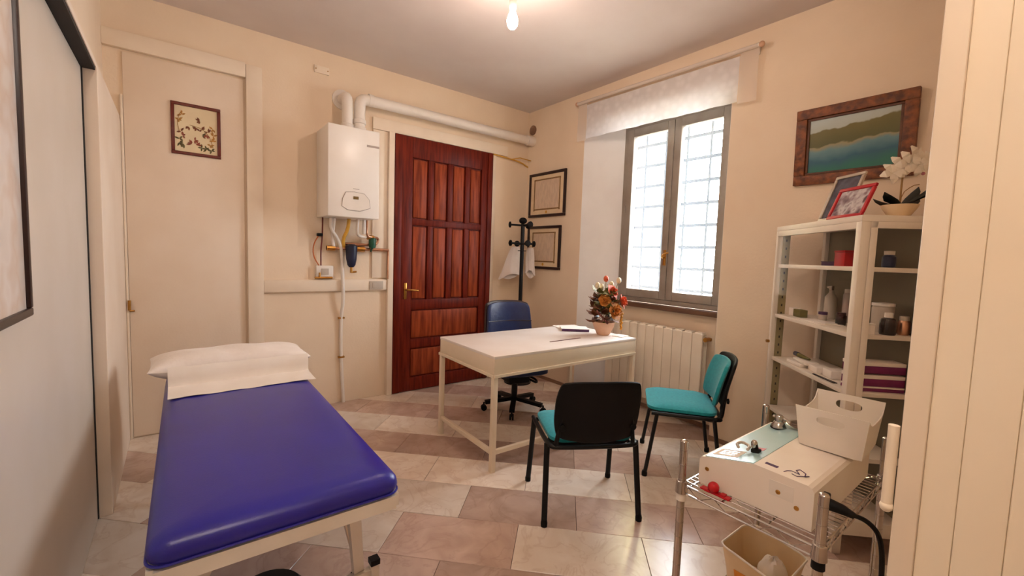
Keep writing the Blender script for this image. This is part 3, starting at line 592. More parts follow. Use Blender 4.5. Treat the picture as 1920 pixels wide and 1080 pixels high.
# two framed certificates
certm = ramp_mat('certificate_text', lines((224, 200, 176), (150, 120, 104), 60, .55))
for i, (z0, z1, y0, y1c, lab) in enumerate(((1.853, 2.352, 3.362, 3.965, 'dark framed certificate hanging above the other near the corner'), (1.262, 1.752, 3.41, 3.965, 'dark framed certificate hanging lower behind the coat stand'))):
    w, h = y1c-y0, z1-z0
    c = picture('framed_certificate', lab, 'certificate', (XR-.004, (y0+y1c)/2, (z0+z1)/2), w, h, (-1, 0), 0, .03, .022, M['framed'], 'mount', mat('certificate_mount', (236, 214, 180), .6, noise=(230, 206, 170), scale=9), 'framed certificates in the corner')
    P('printed_sheet', certm, c, lambda b: box(b, -w/2+.11, w/2-.11, -.0125, -.010, -h/2+.10, h/2-.09))
    def orn(b):
        for a0, a1, c0, c1 in ((-w/2+.085, w/2-.085, h/2-.085, h/2-.07), (-w/2+.085, w/2-.085, -h/2+.08, -h/2+.095), (-w/2+.085, -w/2+.10, -h/2+.095, h/2-.085), (w/2-.10, w/2-.085, -h/2+.095, h/2-.085)): box(b, a0, a1, -.0135, -.010, c0, c1)
        for sx in (-1, 1):
            for sz in (-1, 1): ball(b, (sx*(w/2-.092), -.0115, sz*(h/2-.082)), .012, 8, 1, .15, 1)
    P('ornate_border', mat('ornate_border', (150, 116, 76), .6, noise=(128, 96, 60), scale=60), c, orn)
    P('seal', M['gold'], c, lambda b: lathe(b, [(.016, 0), (.016, .0015), (0, .0015)], (.0, -.0105, -h/2+.055), 12, axis=(0, -1, 0)))
# landscape painting
lp = picture('landscape_painting', 'lake and mountain landscape painting in a heavy brown frame', 'painting', (XR-.004, .885, 2.175), .605, .485, (-1, 0), math.radians(2.5), .062, .035, M['framem'], 'canvas', ramp_mat('lake_painting', landscape))
for a, b_, c, d in ((-.24, .24, .165, .18), (-.24, .24, -.18, -.165), (-.24, -.225, -.165, .165), (.225, .24, -.165, .165)):
    P('inner_moulding', M['frameg'], lp, lambda b: box(b, a, b_, -.024, -.012, c, d, .003))
# big poster on the sliding panel
po_ = picture('poster_frame', 'large white chart poster in a thin dark frame on the sliding panel', 'poster', (-.333, 1.20, 1.72), 1.12, 1.06, (1, 0), 0, .022, .018, M['framed'], 'chart_sheet', ramp_mat('chart', blotch([(226, 214, 204), (232, 222, 213), (222, 202, 186), (230, 220, 210)], 7)))

# ------------------------------------------------------------------ treatment couch
cb = thing('treatment_couch', 'blue vinyl treatment couch on a white metal frame', 'treatment couch', (.275, 2.32, 0), math.radians(-.6))
CW, CL = .345, .945
def matt(b):
    n, m_ = 20, 26; R_ = .05; prof = []
    ring = []
    for (ins, z) in ((.03, .555), (.006, .566), (0, .585), (.004, .606), (.016, .622), (.04, .632), (.09, .636), (.2, .638)):
        ring.append([b.verts.new((x, y, z)) for x, y in rrect(2*(CW-ins), 2*(CL-ins), max(.01, R_-ins*.4), 6)])
    k = len(ring[0])
    for a, c in zip(ring[:-1], ring[1:]):
        for i in range(k): b.faces.new((a[i], a[(i+1) % k], c[(i+1) % k], c[i]))
    b.faces.new(ring[0][::-1]); b.faces.new(ring[-1])
mt = P('mattress', M['vinyl'], cb, matt)
P('piping', M['vinyl'], mt, lambda b: tube(b, [(x, y, .565) for x, y in rrect(2*CW-.002, 2*CL-.002, .05, 6)]+[(CW-.001, CL-.05-.0, .565)], .004, 6))
def cframe(b):
    w, l = CW-.018, CL-.02
    for x in (-w, w): bar(b, (x, -l, .53), (x, l, .53), .032, .045)
    for y in (-l, l): bar(b, (-w, y, .53), (w, y, .53), .032, .045)
    bar(b, (-w, 0, .53), (w, 0, .53), .03, .04)
P('bed_frame', M['whitem'], cb, cframe, smooth=False)
for sx in (-1, 1):
    for sy in (-1, 1):
        lg = P('leg', M['whitem'], cb, lambda b: bar(b, (sx*.20, sy*.87, .525), (sx*.32, sy*.56, .03), .04, .035, (0, 1, 0)), smooth=False)
        P('foot_cap', M['blackp'], lg, lambda b: (box(b, sx*.32-.025, sx*.32+.025, sy*.56-.025, sy*.56+.025, 0, .03, .004)))
        P('foot_post', M['whitem'], lg, lambda b: box(b, sx*.375-.018, sx*.375+.018, sy*.60-.018, sy*.60+.018, .0, .075, .002), smooth=False)
        P('post_cap', M['blackp'], lg, lambda b: box(b, sx*.375-.02, sx*.375+.02, sy*.60-.02, sy*.60+.02, .0755, .10, .002), smooth=False)
        P('bolt', M['chrome'], lg, lambda b: ball(b, (sx*.31, sy*.59-.02*sy, .085), .012, 8))
        P('brace', M['deskm'], cb, lambda b: bar(b, (sx*.17, sy*.82, .525), (sx*.31, sy*.58, .07), .012, .03, (0, 1, 0)), smooth=False)
for sy in (-1, 1): P('base_bar', M['whitem'], cb, lambda b: bar(b, (-.375, sy*.60, .045), (.375, sy*.60, .045), .03, .03), smooth=False)
pd = thing('foot_pedal', 'round black foot pedal on the floor under the couch', 'foot pedal', (.265, 1.87, 0))
P('disc', M['blackp'], pd, lambda b: lathe(b, [(.13, 0), (.135, .012), (.12, .03), (.06, .04), (0, .042)], (0, 0, 0), 28))
P('plate', M['blackm'], pd, lambda b: lathe(b, [(.05, .038), (.05, .048), (0, .05)], (0, 0, 0), 16))
# pillow
pl = thing('pillow', 'plump white pillow lying at the head of the blue couch', 'pillow', (.265, 3.06, .638))
def pill(b):
    W, H_, T = .40, .20, .085; n, m_ = 22, 14
    def pt(u, v, s):
        x = W*u*(1+.03*abs(u)**4*abs(v)**4); y = H_*v*(1-.10*(1-abs(u)**3)*v*v)
        th = T*max(0, (1-abs(u)**3.2))**.5*max(0, (1-abs(v)**2.8))**.55
        z = .075+s*th*(1 if s > 0 else .86)+.006*math.sin(9*u+3*v)*(1-u*u)*(1-v*v)+.02*abs(u)**3*abs(v)
        return (x, y, max(.004, z))
    G = {}
    for s in (1, -1):
        rows = [[b.verts.new(pt(-1+2*i/n, -1+2*j/m_, s)) for i in range(n+1)] for j in range(m_+1)]
        for j in range(m_):
            for i in range(n): b.faces.new((rows[j][i], rows[j][i+1], rows[j+1][i+1], rows[j+1][i]))
    bmesh.ops.remove_doubles(b, verts=b.verts, dist=.0008)
P('cover', M['linen'], pl, pill, subsurf=1)
# paper sheet over the pillow and couch
ps = thing('paper_sheet', 'strip of white paper draped over the pillow and the couch', 'paper sheet', (.3, 2.85, .64))
path = [(2.874, .748), (2.868, .741), (2.863, .733), (2.859, .724), (2.855, .711), (2.853, .69), (2.855, .668), (2.85, .650), (2.82, .6425), (2.74, .6405), (2.665, .6395)]
def sh(b):
    G = []
    for i, (y, z) in enumerate(path):
        G.append([(-.045+.685*j/20, y+.012*(j/20-.5)+.003*math.sin(j*.9)*(1 if i > 8 else .4), z+.0016*math.sin(j*1.3+i)+(.004*math.sin(j*.5) if i > 9 else 0)*.3+.0012) for j in range(21)])
    sheet(b, G, .0012)
P('sheet', M['paper'], ps, sh, world=True)

# ------------------------------------------------------------------ desk
dk = thing('desk', 'white desk with cream apron and square metal legs', 'desk', (2.285, 2.53, 0), math.radians(-1.5))
DW, DD, DH = .70, .375, .762
P('top', M['desk'], dk, lambda b: box(b, -DW, DW, -DD, DD, DH-.018, DH, .002))
for x0, x1, y0, y1 in ((-DW+.002, DW-.002, -DD+.002, -DD+.018), (-DW+.002, DW-.002, DD-.018, DD-.002), (-DW+.002, -DW+.018, -DD+.018, DD-.018), (DW-.018, DW-.002, -DD+.018, DD-.018)):
    P('apron', M['deskm'], dk, lambda b: box(b, x0, x1, y0, y1, DH-.118, DH-.018, .001))
P('frame_bead', M['deskm'], dk, lambda b: (bar(b, (-DW, -DD, DH-.128), (DW, -DD, DH-.128), .02, .018), bar(b, (-DW, DD, DH-.128), (DW, DD, DH-.128), .02, .018), bar(b, (-DW, -DD, DH-.128), (-DW, DD, DH-.128), .02, .018), bar(b, (DW, -DD, DH-.128), (DW, DD, DH-.128), .02, .018)), smooth=False)
for sx in (-1, 1):
    for sy in (-1, 1):
        P('leg', M['deskm'], dk, lambda b: box(b, sx*(DW-.015)-.0165, sx*(DW-.015)+.0165, sy*(DD-.015)-.0165, sy*(DD-.015)+.0165, .0, DH-.119, .002))
    P('side_stretcher', M['deskm'], dk, lambda b: box(b, sx*(DW-.015)-.0125, sx*(DW-.015)+.0125, -DD+.032, DD-.032, .115, .145, .002))
P('long_stretcher', M['deskm'], dk, lambda b: box(b, -DW+.032, DW-.032, -DD+.004, -DD+.028, .115, .145, .002))
# things on the desk
bk = thing('book', 'thick paperback with a dark spine lying beside the flower pot', 'book', (2.79, 2.66, DH), math.radians(-38))
P('pages', M['paper'], bk, lambda b: box(b, -.115, .113, -.083, .085, .002, .020))
P('cover', M['paper'], bk, lambda b: (box(b, -.12, .118, -.088, .088, .0005, .002), box(b, -.12, .118, -.088, .088, .020, .0216)), smooth=False)
P('spine', M['mauve'], bk, lambda b: box(b, -.12, .118, -.0915, -.088, .0005, .0216), smooth=False, label='dark purple spine')
for i, (x, y, a, lab) in enumerate(((2.83, 2.74, -20, 'white paper sheets lying under the far side of the book'), (2.91, 2.34, 10, 'white paper sheet beside the flower pot near the desk corner'))):
    lf = tag(P('paper_stack', M['paper'], None, lambda b: (box(b, -.12, .12, -.085, .085, 0, .003), box(b, -.118, .122, -.083, .087, .003, .005, rot=Matrix.Rotation(.06, 3, 'Z'))), smooth=False), lab, 'paper', 'papers on the desk'); lf.location = (x, y, DH+.0002); lf.rotation_euler.z = math.radians(a)
    if i == 1: lf.location = (2.925, 2.258, DH+.0002); lf.scale.y = .55; lf.scale.x = .5
    if i == 0: lf.location = (2.85, 2.80, DH+.0002)
pn = thing('ruler', 'thin dark wooden ruler lying on the white desk top', 'ruler', (2.385, 2.357, DH+.0005), math.radians(0))
P('strip', M['framer'], pn, lambda b: box(b, -.165, .165, -.006, .006, 0, .0025, .0005))
P('edge', M['brass'], pn, lambda b: box(b, -.165, .165, .0061, .0075, 0, .002))

# flower arrangement
fpv = thing('flower_pot', 'pale terracotta pot of artificial orange roses on the desk', 'flower pot', (2.845, 2.375, DH))
P('pot', M['terra'], fpv, lambda b: lathe(b, [(.048, 0), (.053, .006), (.064, .03), (.082, .065), (.092, .10), (.09, .112), (.08, .11), (.072, .07), (0, .06)], (0, 0, 0), 24))
rr = random.Random(3)
def leaf3(b, p, d, l, w, curl=.25):
    p = Vector(p); d = Vector(d).normalized(); x, y = frame_of(d); x = (Vector((0, 0, 1)).cross(d) if abs(d.z) < .95 else x).normalized(); nrm = x.cross(d).normalized()
    rows = []
    for t, ww in ((0, .08), (.25, .75), (.55, 1), (.8, .65), (1, .03)):
        c = p+d*l*t-nrm*curl*l*t*t
        rows.append([c-x*w/2*ww+nrm*.15*w*ww, c, c+x*w/2*ww+nrm*.15*w*ww])
    sheet(b, rows, .0012)
def rose(b, c, r, d):
    c = Vector(c); d = Vector(d).normalized(); x, y = frame_of(d)
    for ring, (k, rad, h, tilt) in enumerate(((3, .22, .45, .1), (5, .5, .30, .45), (6, .85, .05, .9))):
        for i in range(k):
            a = 2*PI*i/k+ring*.7; e = x*math.cos(a)+y*math.sin(a); tng = d.cross(e)
            rows = []
            for t in (0, .35, .7, 1):
                o = e*(r*rad*(.25+.75*t)+r*tilt*.35*t*t)+d*r*(h+.65*t-.35*tilt*t*t)-d*r*.3
                wd_ = r*(.35+.5*math.sin(min(1, t+.25)*PI*.62))*(.7+.35*rad)
                rows.append([c+o-tng*wd_-e*r*.12*(1), c+o, c+o+tng*wd_-e*r*.12])
            sheet(b, rows, .0012)
for nm, m_, spots in (('rose', 'rose', [((.03, -.05, .365), .055), ((.125, -.085, .285), .052)]), ('rose', 'rosey', [((-.07, -.06, .30), .045), ((.0, -.115, .215), .06), ((.05, -.06, .25), .042)])):
    for c, r in spots:
        P(nm, M[m_], fpv, lambda b: rose(b, c, r, (c[0]*2, c[1]*3-.1, .12)))
for m_, spots in (('bud', [(-.11, -.01, .42), (.09, .01, .425), (.135, -.03, .46), (-.05, .0, .41)]), ('rose', [(-.02, -.02, .475)])):
    for c in spots:
        P('bud', M[m_], fpv, lambda b: (ball(b, c, .021, 8, 1, 1, 1.3), leaf3(b, (c[0], c[1], c[2]-.03), (.4, -.4, 1), .04, .02)))
P('stems', M['leafg'], fpv, lambda b: [tube(b, [(0, 0, .07), (c[0]*.5, c[1]*.5, c[2]*.6), c], .0028, 5, smooth=1) for c in ((-.11, -.01, .42), (.09, .01, .425), (.135, -.03, .46), (-.05, .0, .41), (-.02, -.02, .475), (.03, -.05, .36), (.12, -.08, .28), (-.07, -.06, .29))])
def leaves(b, n, zl, zh, rad, l, w, seed):
    q = random.Random(seed)
    for i in range(n):
        a = q.uniform(0, 2*PI); z = q.uniform(zl, zh); k = rad*(1-.5*(z-zl)/(zh-zl+.001))*q.uniform(.3, 1)
        leaf3(b, (k*math.cos(a)*.8, k*math.sin(a)*.8, z), (math.cos(a), math.sin(a), q.uniform(-.4, .5)), l*q.uniform(.7, 1.2), w*q.uniform(.8, 1.2), q.uniform(.1, .5))
for m_, args in (('leafg', (60, .16, .38, .12, .075, .07, 1)), ('leafb', (64, .12, .32, .135, .078, .075, 2)), ('darkleaf', (8, .11, .24, .12, .06, .045, 5)), ('leafg', (12, .34, .44, .08, .055, .036, 9))):
    P('foliage', M[m_], fpv, lambda b: leaves(b, *args))
P('yellow_spray', M['yel'], fpv, lambda b: [ball(b, (.105+.006*math.sin(i*2), -.10+.004*math.cos(i*3), .20-.013*i), .011, 6) for i in range(12)])
P('berry_spray', M['framer'], fpv, lambda b: [ball(b, (-.16+.011*i, -.06-.005*i, .215-.012*i), .010, 6) for i in range(9)])

# ------------------------------------------------------------------ chairs
def visitor_chair(label, loc, rz):
    t = thing('visitor_chair', label, 'chair', loc, rz, 'teal visitor chairs at the desk')
    hw, ht = .235, .775
    def seat(b):
        G = []
        for (ins, z) in ((.02, .425), (.0, .432), (0, .45), (.012, .464), (.04, .472), (.12, .470)):
            G.append([b.verts.new((x, y+.01, z+(.012*(-(y/.2)**2) if z > .46 else 0)-.0)) for x, y in rrect(.46-2*ins, .43-2*ins, .075-ins*.3, 6)])
        k = len(G[0])
        for a, c in zip(G[:-1], G[1:]):
            for i in range(k): b.faces.new((a[i], a[(i+1) % k], c[(i+1) % k], c[i]))
        b.faces.new(G[0][::-1]); b.faces.new(G[-1])
    P('seat', M['teal'], t, seat)
    P('seat_shell', M['blackp'], t, lambda b: prism(b, [(x, y+.01) for x, y in rrect(.44, .41, .07)], .412, .426))
    # curved back: rows in z, columns in x, gently wrapped
    def bpad(b, y_off, th, ins):
        G = []
        for i in range(9):
            v = -1+2*i/8; row = []
            for j in range(13):
                u = -1+2*j/12
                e = 1-.18*max(0, abs(v)-.35)**1.5; hx = (.235-ins)*e
                zz = .617+(.172-ins)*v*(1-.10*abs(u)**3)
                yb = -.235-.075*(v+1)/2*.9-.01+.045*(u*u)-.01*v*v
                row.append((hx*u, yb+y_off-.012*max(abs(u), abs(v))**6*0, zz))
            G.append(row)
        sheet(b, G, th)
    P('backrest', M['teal'], t, lambda b: bpad(b, .024, .03, .024), subsurf=1)
    P('back_shell', M['blackp'], t, lambda b: bpad(b, -.012, .022, 0), subsurf=1, label='black plastic back shell')
    r = .0125
    fr = P('frame', M['blackm'], t, lambda b: (tube(b, [(-hw-.012, .20, .418), (-hw-.012, -.20, .418), (-hw+.03, -.225, .413), (hw-.03, -.225, .413), (hw+.012, -.20, .418), (hw+.012, .20, .418)], r, 10, smooth=2), tube(b, [(-hw-.012, .17, .415), (hw+.012, .17, .415)], r*.9, 8)))
    for sx in (-1, 1):
        P('leg', M['blackm'], t, lambda b: tube(b, [(sx*(hw+.012), .165, .42), (sx*(hw+.026), .222, .012)], .0125, 10, sq=1.25))
        P('leg', M['blackm'], t, lambda b: tube(b, [(sx*(hw+.012), -.175, .42), (sx*(hw+.026), -.235, .012)], .0125, 10, sq=1.25))
        for yy in (.223, -.236): P('foot', M['blackp'], t, lambda b: lathe(b, [(.017, 0), (.018, .02), (.014, .035)], (sx*(hw+.026), yy, 0), 12))
        P('back_support', M['blackm'], t, lambda b: tube(b, [(sx*(hw-.02), -.10, .412), (sx*(hw-.02), -.19, .402), (sx*(hw-.024), -.222, .43), (sx*(hw-.034), -.228, .50), (sx*(hw-.05), -.243, .60)], .011, 10, smooth=2, sq=1.3))
        P('fixing_knob', M['blackp'], t, lambda b: lathe(b, [(.016, 0), (.018, .01), (.0, .016)], (sx*(hw-.045), -.252, .53), 10, axis=(0, -1, 0)))
    return t
visitor_chair('teal visitor chair seen from behind, its black back shell facing the viewer', (1.835, 1.652, 0), math.radians(-29.4))
visitor_chair('teal visitor chair seen side-on near the radiator, its seat fully in view', (2.735, 1.575, 0), math.radians(37))

sw = thing('swivel_chair', 'navy leather swivel office chair on a black star base behind the desk', 'office chair', (2.43, 3.03, 0), math.radians(166))
def swseat(b):
    G = []
    for ins, z in ((.03, .355), (0, .37), (0, .41), (.015, .43), (.05, .44), (.14, .438)):
        G.append([b.verts.new((x, y, z)) for x, y in rrect(.50-2*ins, .48-2*ins, .1-ins*.4, 6)])
    k = len(G[0])
    for a, c in zip(G[:-1], G[1:]):
        for i in range(k): b.faces.new((a[i], a[(i+1) % k], c[(i+1) % k], c[i]))
    b.faces.new(G[0][::-1]); b.faces.new(G[-1])
P('seat', M['leather'], sw, swseat)
def swback(b, yo, th, ins):
    G = []
    for i in range(11):
        v = i/10; row = []
        for j in range(13):
            u = -1+2*j/12; hx = (.26-ins)*(1-.10*v-.10*max(0, v-.7)**2*9*.4)
            zz = .46+ins+(.515-2*ins)*v-(.03*abs(u)**4*(v > .9))
            row.append((hx*u, -.235+yo-.055*v+.05*u*u+.018*math.sin(v*PI), zz))
        G.append(row)
    sheet(b, G, th)
P('backrest', M['leather'], sw, lambda b: swback(b, .03, .035, .012), subsurf=1)
P('back_cover', M['brownl'], sw, lambda b: swback(b, -.012, .035, 0), subsurf=1, label='dark brown back cover')
P('back_seam', M['brownl'], sw, lambda b: tube(b, [(-.22+.44*j/12, -.19+.05*(-1+j/6)**2, .79) for j in range(13)], .004, 6))
P('gas_column', M['blackm'], sw, lambda b: (tube(b, [(0, 0, .10), (0, 0, .24)], .028, 14), tube(b, [(0, 0, .22), (0, 0, .355)], .017, 12)))
P('tilt_mechanism', M['blackp'], sw, lambda b: (box(b, -.10, .10, -.13, .11, .265, .354, .012), bar(b, (0, -.1, .31), (0, -.26, .33), .06, .02), bar(b, (0, -.26, .32), (0, -.26, .62), .06, .018)))
P('tilt_knob', M['blackp'], sw, lambda b: tube(b, [(-.10, .02, .31), (-.16, .03, .29), (-.19, .07, .27), (-.17, .11, .26), (-.13, .11, .28), (-.09, .07, .30)], .01, 8, smooth=1))
for k in range(5):
    a = 2*PI*k/5+math.radians(62)
    ca, sa = math.cos(a), math.sin(a)
    lg = P('base_arm', M['blackp'], sw, lambda b: bar(b, (0, 0, .105), (.27*ca, .27*sa, .075), .045, .03))
    P('caster', M['blackp'], lg, lambda b: [tube(b, [(.28*ca-s*.018*sa, .28*sa+s*.018*ca, .027), (.28*ca-s*.004*sa, .28*sa+s*.004*ca, .027)], .0265, 12) for s in (-1, 1)]+[tube(b, [(.28*ca, .28*sa, .03), (.28*ca, .28*sa, .075)], .008, 8)])

# ------------------------------------------------------------------ coat stand
cs = thing('coat_stand', 'black coat stand with knobbed pegs in the corner', 'coat stand', (2.99, 3.68, 0))
P('pole', M['blackm'], cs, lambda b: tube(b, [(0, 0, .03), (0, 0, 1.75)], .021, 14))
P('base', M['blackm'], cs, lambda b: lathe(b, [(.15, 0), (.15, .012), (.03, .035), (.024, .06)], (0, 0, 0), 28))
P('top_knob', M['blackp'], cs, lambda b: ball(b, (0, 0, 1.785), .045, 14, 1, 1, .8))
for z, a0 in ((1.735, 25), (1.535, 75)):
    for k in range(3 if z > 1.6 else 4):
        a = math.radians(a0+k*(120 if z > 1.6 else 90)); c, s = math.cos(a), math.sin(a)
        pg = P('peg', M['blackm'], cs, lambda b: tube(b, [(0, 0, z), (.13*c, .13*s, z+.004)], .011, 8))
        P('peg_knob', M['blackp'], pg, lambda b: lathe(b, [(.012, 0), (.032, .006), (.034, .02), (.02, .03), (0, .032)], (.125*c, .125*s, z+.004), 12, axis=(c, s, 0)))
P('ring', M['blackm'], cs, lambda b: tube(b, [(.045*math.cos(t), .045*math.sin(t), 1.46) for t in [2*PI*i/14 for i in range(15)]], .004, 6))
ct = thing('white_coat', 'crumpled white cotton coat hanging behind the pole of the coat stand', 'coat', (3.03, 3.72, 1.17), math.radians(-38))
def coat(b, cx, w0, w1, d0, d1, zt, zb, sk, ph):
    G = []
    for i in range(17):
        t = i/16; row = []
        for j in range(33):
            a = 2*PI*j/32
            wv = 1+.10*math.sin(5*a+2*t+ph)+.07*math.sin(9*a-3*t+ph)+.04*math.sin(14*a+5*t)
            rx = (w0+(w1-w0)*t**.65)*wv; ry = (d0+(d1-d0)*t**.6)*wv
            row.append((cx+sk*t+rx*math.cos(a), .052+ry*math.sin(a), zt+(zb-zt)*t+.035*math.cos(a+ph)*t**2+.015*math.sin(3*a)*t**3))
        G.append(row)
    sheet(b, G)
P('body', M['cloth'], ct, lambda b: coat(b, -.075, .035, .125, .012, .026, .335, -.0, -.05, .4))
P('sleeve', M['cloth'], ct, lambda b: coat(b, .085, .03, .055, .014, .024, .33, .03, .01, 2.0))

# ------------------------------------------------------------------ glass cabinet
A_ = math.atan2(.575, .57)      # direction F -> L in plan
CF = Vector((2.51, .605)); CWD, CDP, CHT = .81, .31, 1.645
# local axes: x along front from near corner to far corner, y into the cabinet depth (away from the room), z up
cab = thing('glass_cabinet', 'white metal display cabinet with glass sides standing across the corner', 'cabinet', (CF.x, CF.y, 0), A_)
Yd = -CDP   # local -y points to the back (+x,-y world)
th = .032
P('top_panel', M['cabw'], cab, lambda b: box(b, 0, CWD, Yd, 0, CHT-.03, CHT, .003))
P('base_panel', M['cabw'], cab, lambda b: box(b, 0, CWD, Yd, 0, .10, .17, .003))
P('back_panel', M['alu'], cab, lambda b: box(b, .03, CWD-.03, Yd, Yd+.006, .17, CHT-.03))
for x0, x1, y0, y1 in ((0, .038, -.04, 0), (CWD-.022, CWD, -.03, 0), (0, .03, Yd, Yd+.03), (CWD-.03, CWD, Yd, Yd+.03)):
    P('corner_post', M['cabw'], cab, lambda b: box(b, x0, x1, y0, y1, .0, CHT-.03, .002))
P('side_stile', M['cabw'], cab, lambda b: box(b, 0, .012, -.072, -.042, .17, CHT-.03, .002))
P('top_rail', M['cabw'], cab, lambda b: (box(b, .038, CWD-.022, -.022, 0, CHT-.062, CHT-.03, .002), box(b, 0, .014, Yd+.03, -.04, CHT-.06, CHT-.03, .002)))
pf_ = P('perforated_upright', M['perf'], cab, lambda b: box(b, CWD-.024, CWD-.02, -.075, -.031, .17, CHT-.03))
def holes(b):
    for i in range(26): box(b, CWD-.0248, CWD-.0242, -.057, -.049, .25+i*.052, .265+i*.052)
P('upright_slots', M['black'], pf_, holes, smooth=False)
P('front_glass', M['glass'], cab, lambda b: box(b, .038, CWD-.022, -.008, -.005, .17, CHT-.062))
P('side_glass', M['glass'], cab, lambda b: box(b, .003, .006, Yd+.03, -.04, .17, CHT-.06))
P('side_glass', M['glass'], cab, lambda b: box(b, CWD-.012, CWD-.009, Yd+.03, -.03, .17, CHT-.03))
SZ = [1.405, 1.085, .805, .48]
for z in SZ: P('shelf', M['cabw'], cab, lambda b: box(b, .022, CWD-.026, Yd+.012, -.014, z-.022, z, .002))
P('lock', M['brass'], cab, lambda b: tube(b, [(CWD-.01, .0, .9), (CWD-.01, .018, .9)], .01, 8))
CM = cab.matrix_basis.copy()
def inC(x, y, z): return tuple(CM @ Vector((x, y, z)))
def citem(name, label, cat, x, y, z, parts, rz=0, group=None):
    o = thing(name, label, cat, inC(x, y, z), A_+rz, group)
    for nm, m_, bld in parts: P(nm, M[m_], o, bld)
    return o
def bx(w, d, h, bev=.002, z=0): return lambda b: box(b, -w/2, w/2, -d/2, d/2, z, z+h, bev)
citem('red_box', 'red carton on the top shelf of the cabinet', 'box', .41, -.19, SZ[0], [('carton', 'red', bx(.09, .07, .075)), ('lid', 'red', bx(.094, .074, .012, .002, .0752))])
citem('card_tray', 'low mauve card box on the top shelf beside the red carton', 'box', .575, -.23, SZ[0], [('tray', 'mauve', bx(.17, .06, .022)), ('lid', 'mauve', bx(.174, .064, .004, .001, .0222))])
citem('blue_jar', 'dark blue jar on the top shelf seen through the side glass', 'jar', .06, -.17, SZ[0], [('body', 'blueplast', lambda b: lathe(b, [(.022, 0), (.027, .006), (.027, .05), (.018, .06)], (0, 0, 0), 14)), ('cap', 'greyp', lambda b: lathe(b, [(.02, .0605), (.021, .078), (0, .079)], (0, 0, 0), 14))])
citem('white_carton', 'small white and olive carton at the far end of the second shelf', 'box', .715, -.10, SZ[1], [('carton', 'paper', bx(.05, .045, .05)), ('sleeve', 'olive', lambda b: box(b, -.105, -.026, -.022, .022, 0, .045, .002))])
citem('purple_capped_pot', 'small glass pot with a purple lid on the second shelf', 'pot', .525, -.16, SZ[1], [('glass', 'greyp', lambda b: lathe(b, [(.02, 0), (.022, .03), (.02, .034)], (0, 0, 0), 14)), ('lid', 'mauve', lambda b: lathe(b, [(.023, .0345), (.023, .05), (0, .051)], (0, 0, 0), 14))])
citem('dark_pot', 'small dark brown jar on the second shelf near the front post', 'jar', .34, -.15, SZ[1], [('jar', 'dkglass', lambda b: lathe(b, [(.022, 0), (.025, .01), (.025, .05), (.02, .056)], (0, 0, 0), 14)), ('cap', 'framed', lambda b: lathe(b, [(.021, .0562), (.021, .068), (0, .069)], (0, 0, 0), 14))])
citem('spray_bottle', 'clear grey spray bottle standing at the back of the second shelf', 'bottle', .62, -.25, SZ[1], [('bottle', 'greyp', lambda b: lathe(b, [(.028, 0), (.032, .01), (.032, .13), (.012, .16), (.012, .175)], (0, 0, 0), 14)), ('nozzle', 'steel', lambda b: (box(b, -.012, .012, -.008, .008, .1752, .2, .002), tube(b, [(.0, 0, .19), (.04, 0, .19)], .006, 8)))])
citem('tall_cylinder', 'tall pale cylinder bottle on the second shelf by the back panel', 'bottle', .47, -.255, SZ[1], [('bottle', 'printg', lambda b: lathe(b, [(.022, 0), (.024, .01), (.024, .16), (.018, .17)], (0, 0, 0), 14)), ('cap', 'greyp', lambda b: lathe(b, [(.019, .1702), (.019, .19), (0, .191)], (0, 0, 0), 14))])
citem('papers', 'loose white papers spread on the second shelf', 'paper', .42, -.085, SZ[1], [('sheet', 'paper', bx(.24, .12, .004, 0)), ('upper_sheet', 'paper', lambda b: box(b, -.10, .09, -.05, .055, .0042, .008, rot=Matrix.Rotation(.25, 3, 'Z')))])
citem('white_cube_box', 'tiny white box on the second shelf seen through the side glass', 'box', .028+.02, -.10, SZ[1], [('box', 'paper', bx(.036, .04, .045)), ('lid', 'plast', bx(.038, .042, .006, .001, .0452))])
citem('dark_bottle', 'squat dark bottle with a white cap on the second shelf', 'bottle', .055, -.19, SZ[1], [('bottle', 'dkglass', lambda b: lathe(b, [(.03, 0), (.033, .008), (.033, .06), (.028, .075), (.016, .082)], (0, 0, 0), 16)), ('cap', 'plast', lambda b: lathe(b, [(.017, .0822), (.017, .105), (0, .107)], (0, 0, 0), 14))])
citem('white_tub', 'large white plastic tub behind the dark bottle', 'tub', .14, -.22, SZ[1], [('tub', 'greyp', lambda b: lathe(b, [(.04, 0), (.043, .01), (.045, .12), (.04, .13)], (0, 0, 0), 18)), ('lid', 'plast', lambda b: lathe(b, [(.046, .1302), (.046, .145), (0, .147)], (0, 0, 0), 18))])
citem('amber_jar', 'amber orange jar beside the jamb on the second shelf', 'jar', .07, -.27, SZ[1], [('jar', 'copper', lambda b: lathe(b, [(.02, 0), (.024, .01), (.024, .06), (.018, .07)], (0, 0, 0), 14)), ('cap', 'greyp', lambda b: lathe(b, [(.019, .0702), (.019, .09), (0, .091)], (0, 0, 0), 14))])
citem('green_pen', 'dark green marker lying on the stack of gauze packs', 'marker', .56, -.08, SZ[2]+.042, [('barrel', 'olive', lambda b: tube(b, [(-.09, 0, .012), (.03, 0, .012)], .012, 10, radii=[.006, .013])), ('cap', 'blueplast', lambda b: tube(b, [(.031, 0, .0135), (.07, 0, .0135)], .0135, 10))])
